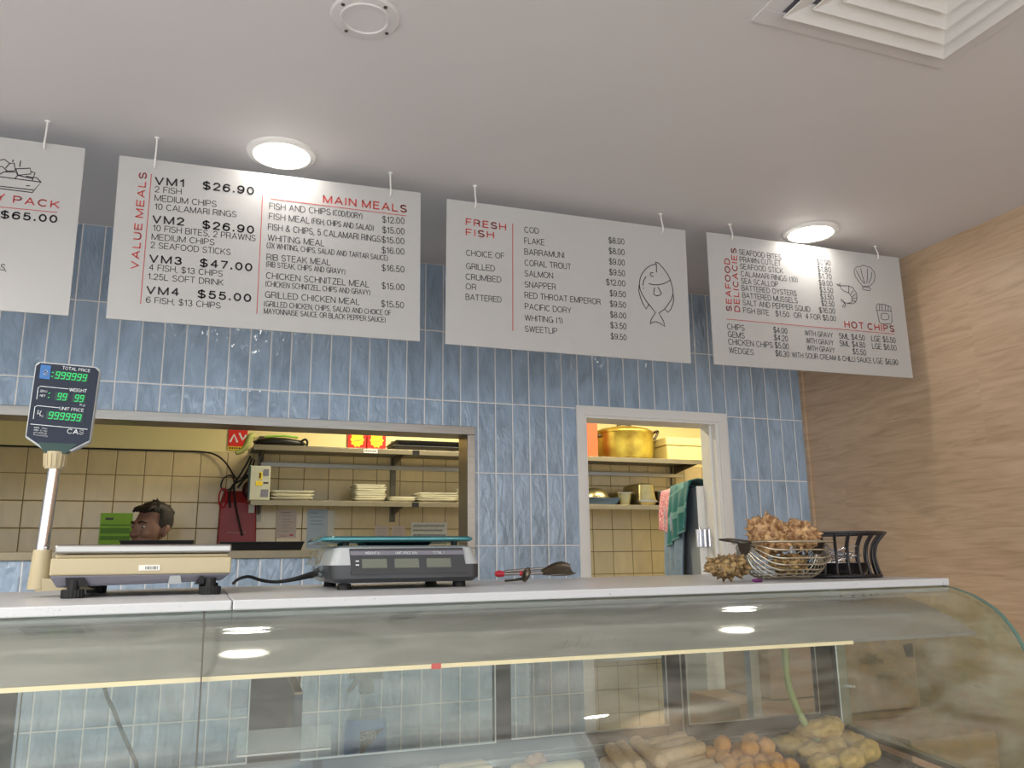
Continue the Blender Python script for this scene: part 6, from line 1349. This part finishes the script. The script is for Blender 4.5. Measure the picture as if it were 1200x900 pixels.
# neck, trunk
T = lambda p: mk(p)
for i in range(8): q = i / 7; b.ell(T((0, 0.028 - 0.004 * q, 1.405 + 0.125 * q)), (0.056 - 0.003 * q, 0.056, 0.03), rot=Rm.to_3x3())
for z, rx, ry, y in ((0.93, 0.165, 0.115, 0.02), (0.98, 0.160, 0.115, 0.02), (1.05, 0.150, 0.105, 0.018), (1.12, 0.150, 0.105, 0.016), (1.19, 0.160, 0.110, 0.014), (1.26, 0.172, 0.112, 0.016), (1.32, 0.178, 0.108, 0.02), (1.37, 0.165, 0.090, 0.026), (1.405, 0.115, 0.070, 0.03)):
    b.ell(T((0, y, z)), (rx, ry, 0.07), rot=Rm.to_3x3(), seg=24, rings=12)
J = {}
for s_ in (-1, 1):
    sh, el, wr = (s_ * 0.185, 0.025, 1.365), (s_ * 0.235, 0.045, 1.09), (s_ * 0.205, -0.16, 0.94)
    cap_(b, T(sh), T(el), 0.054, 0.042, 9); cap_(b, T(el), T(wr), 0.041, 0.027, 9)
    hp = (s_ * 0.190, -0.225, 0.905)
    for i in range(5): q = i / 4; b.ell(T((wr[0] + (hp[0] - wr[0]) * q, wr[1] + (hp[1] - wr[1]) * q, wr[2] + (hp[2] - wr[2]) * q)), (0.018 + 0.020 * q, 0.026, 0.015), rot=Rm.to_3x3())
    for k_, L_ in enumerate((0.068, 0.078, 0.072, 0.056)):
        ox = (k_ - 1.5) * 0.019
        a_ = (hp[0] + ox * 0.9, hp[1] - 0.014, hp[2] - 0.004); m_ = (hp[0] + ox * 1.15, hp[1] - 0.016 - L_ * 0.55, hp[2] - 0.018); e_ = (hp[0] + ox * 1.15, hp[1] - 0.016 - L_ * 0.85, hp[2] - 0.046)
        cap_(b, T(a_), T(m_), 0.0092, 0.0085, 6, 10); cap_(b, T(m_), T(e_), 0.0085, 0.0075, 5, 10)
    th0 = (hp[0] - s_ * 0.028, hp[1] + 0.030, hp[2] - 0.004); th1 = (hp[0] - s_ * 0.052, hp[1] - 0.005, hp[2] - 0.014); th2 = (hp[0] - s_ * 0.054, hp[1] - 0.034, hp[2] - 0.024)
    cap_(b, T(th0), T(th1), 0.012, 0.010, 5, 10); cap_(b, T(th1), T(th2), 0.010, 0.0085, 5, 10)
    hip, kn, an = (s_ * 0.095, 0.02, 0.92), (s_ * 0.105, 0.012, 0.50), (s_ * 0.110, 0.045, 0.09)
    cap_(b, T(hip), T(kn), 0.088, 0.058, 10); cap_(b, T(kn), T(an), 0.056, 0.038, 10)
    cap_(b, T((an[0], 0.055, 0.045)), T((an[0] + s_ * 0.02, -0.13, 0.035)), 0.036, 0.030, 7)
body = b.build('body', M['skin'], man)
def remesh(o, vox, smooth=6, fac=0.5):
    md = o.modifiers.new('rm', 'REMESH'); md.mode = 'VOXEL'; md.voxel_size = vox; md.use_smooth_shade = True
    if smooth: m2 = o.modifiers.new('sm', 'SMOOTH'); m2.iterations = smooth; m2.factor = fac
    dg = bpy.context.evaluated_depsgraph_get(); dg.update()
    me = bpy.data.meshes.new_from_object(o.evaluated_get(dg)); o.modifiers.clear(); o.data = me
    me.polygons.foreach_set('use_smooth', [True] * len(me.polygons))
remesh(body, 0.0055, 5, 0.5)
# hair: clipped sides and a quiff that rises to a point
h = MB()
headell(h, (0, 0.015, 0.046), (0.0725, 0.0815, 0.080), seg=28, rings=18)
hair0 = h
def trim(mb, fn):
    dead = [v for v in mb.bm.verts if fn((Matrix.Translation((PXm, PYm, HC)) @ Rm @ Matrix.Rotation(radians(-7), 4, 'X')).inverted() @ v.co)]
    bmesh.ops.delete(mb.bm, geom=dead, context='VERTS'); return mb
trim(h, lambda p: p.y < -0.020 or p.z < -0.040 or (p.y < 0.012 and p.z < -0.020))
fade = h.build('clipped_sides', M['fade'], man, smooth=180); md = fade.modifiers.new('solid', 'SOLIDIFY'); md.thickness = 0.005; md.offset = 1
h = MB()
o_ = Vector((3.3, 1.2, 0))
headell(h, (0, 0.018, 0.083), (0.066, 0.087, 0.050), seg=36, rings=24, disp=lambda d: 1 + 0.10 * noise.noise(d * 5 + o_) + 0.05 * noise.noise(d * 13 + o_))
for k_ in range(46):
    a_ = k_ * 2.399; r_ = sqrt(k_ / 46); px_, py_ = 0.052 * r_ * cos(a_), 0.018 + 0.072 * r_ * sin(a_)
    hz_ = 0.120 + 0.006 * cos(a_ * 3) - 0.028 * (r_ ** 2)
    tip = (px_ * 0.55, py_ * 0.6 - 0.006, hz_ + 0.014 + 0.012 * (1 - r_))
    h.tube([mk((px_, py_, hz_ - 0.030), True), mk((px_ * 0.85, py_ * 0.9, hz_ - 0.004), True), mk(tip, True)], [0.011, 0.0095, 0.0025], 7)
for k_ in range(9):
    px_ = -0.044 + 0.011 * k_
    h.tube([mk((px_, -0.045, 0.098), True), mk((px_ * 1.02, -0.068, 0.086), True), mk((px_ * 1.03, -0.080, 0.070 + 0.004 * (k_ % 2)), True)], [0.012, 0.011, 0.005], 7)
quiff = h.build('hair', M['hair'], man); remesh(quiff, 0.004, 1, 0.4)
for s_ in (-1, 1):
    e = MB(); headell(e, (s_ * 0.031, -0.0775, 0.0), (0.0125, 0.008, 0.0065)); ey = e.build('eye', M['eye'], man, smooth=180)
    e = MB(); headell(e, (s_ * 0.031 + 0.003, -0.0835, -0.0025), (0.0055, 0.0025, 0.0050)); e.build('iris', M['iris'], ey, smooth=180)
    e = MB(); headell(e, (s_ * 0.031, -0.0795, 0.0062), (0.0145, 0.0085, 0.0045)); e.build('eyelid', M['skin'], man, smooth=180)
    e = MB(); e.tube([mk((s_ * 0.012, -0.0905, 0.0165), True), mk((s_ * 0.030, -0.0885, 0.0225), True), mk((s_ * 0.050, -0.0740, 0.0175), True)], [0.0042, 0.0046, 0.0025], 8); e.build('eyebrow', M['hair'], man, smooth=180)
# clothes
c = MB()
for z, rx, ry, y in ((0.90, 0.176, 0.126, 0.02), (0.98, 0.170, 0.124, 0.02), (1.05, 0.162, 0.116, 0.018), (1.12, 0.162, 0.115, 0.016), (1.19, 0.171, 0.119, 0.014), (1.26, 0.182, 0.121, 0.016), (1.32, 0.187, 0.117, 0.02), (1.37, 0.174, 0.099, 0.026), (1.400, 0.122, 0.079, 0.03)):
    c.ell(T((0, y, z)), (rx, ry, 0.07 if z < 1.38 else 0.052), rot=Rm.to_3x3(), seg=24, rings=12)
for s_ in (-1, 1): cap_(c, T((s_ * 0.185, 0.025, 1.362)), T((s_ * 0.215, 0.036, 1.20)), 0.063, 0.058, 7)
sh = c.build('tee_shirt', M['shirt'], man); remesh(sh, 0.009, 5)
c = MB()
for z, rx, ry in ((0.90, 0.172, 0.122), (0.95, 0.170, 0.121)): c.ell(T((0, 0.02, z)), (rx, ry, 0.06), rot=Rm.to_3x3(), seg=24, rings=12)
for s_ in (-1, 1): cap_(c, T((s_ * 0.095, 0.02, 0.92)), T((s_ * 0.105, 0.012, 0.50)), 0.098, 0.070, 10); cap_(c, T((s_ * 0.105, 0.012, 0.50)), T((s_ * 0.11, 0.045, 0.11)), 0.070, 0.058, 10)
tr = c.build('trousers', M['trousers'], man); remesh(tr, 0.010, 4)
for s_ in (-1, 1):
    c = MB(); cap_(c, T((s_ * 0.11, 0.060, 0.046)), T((s_ * 0.13, -0.14, 0.040)), 0.046, 0.038, 8); q = c.build('shoe', M['black'], man); remesh(q, 0.008, 4)
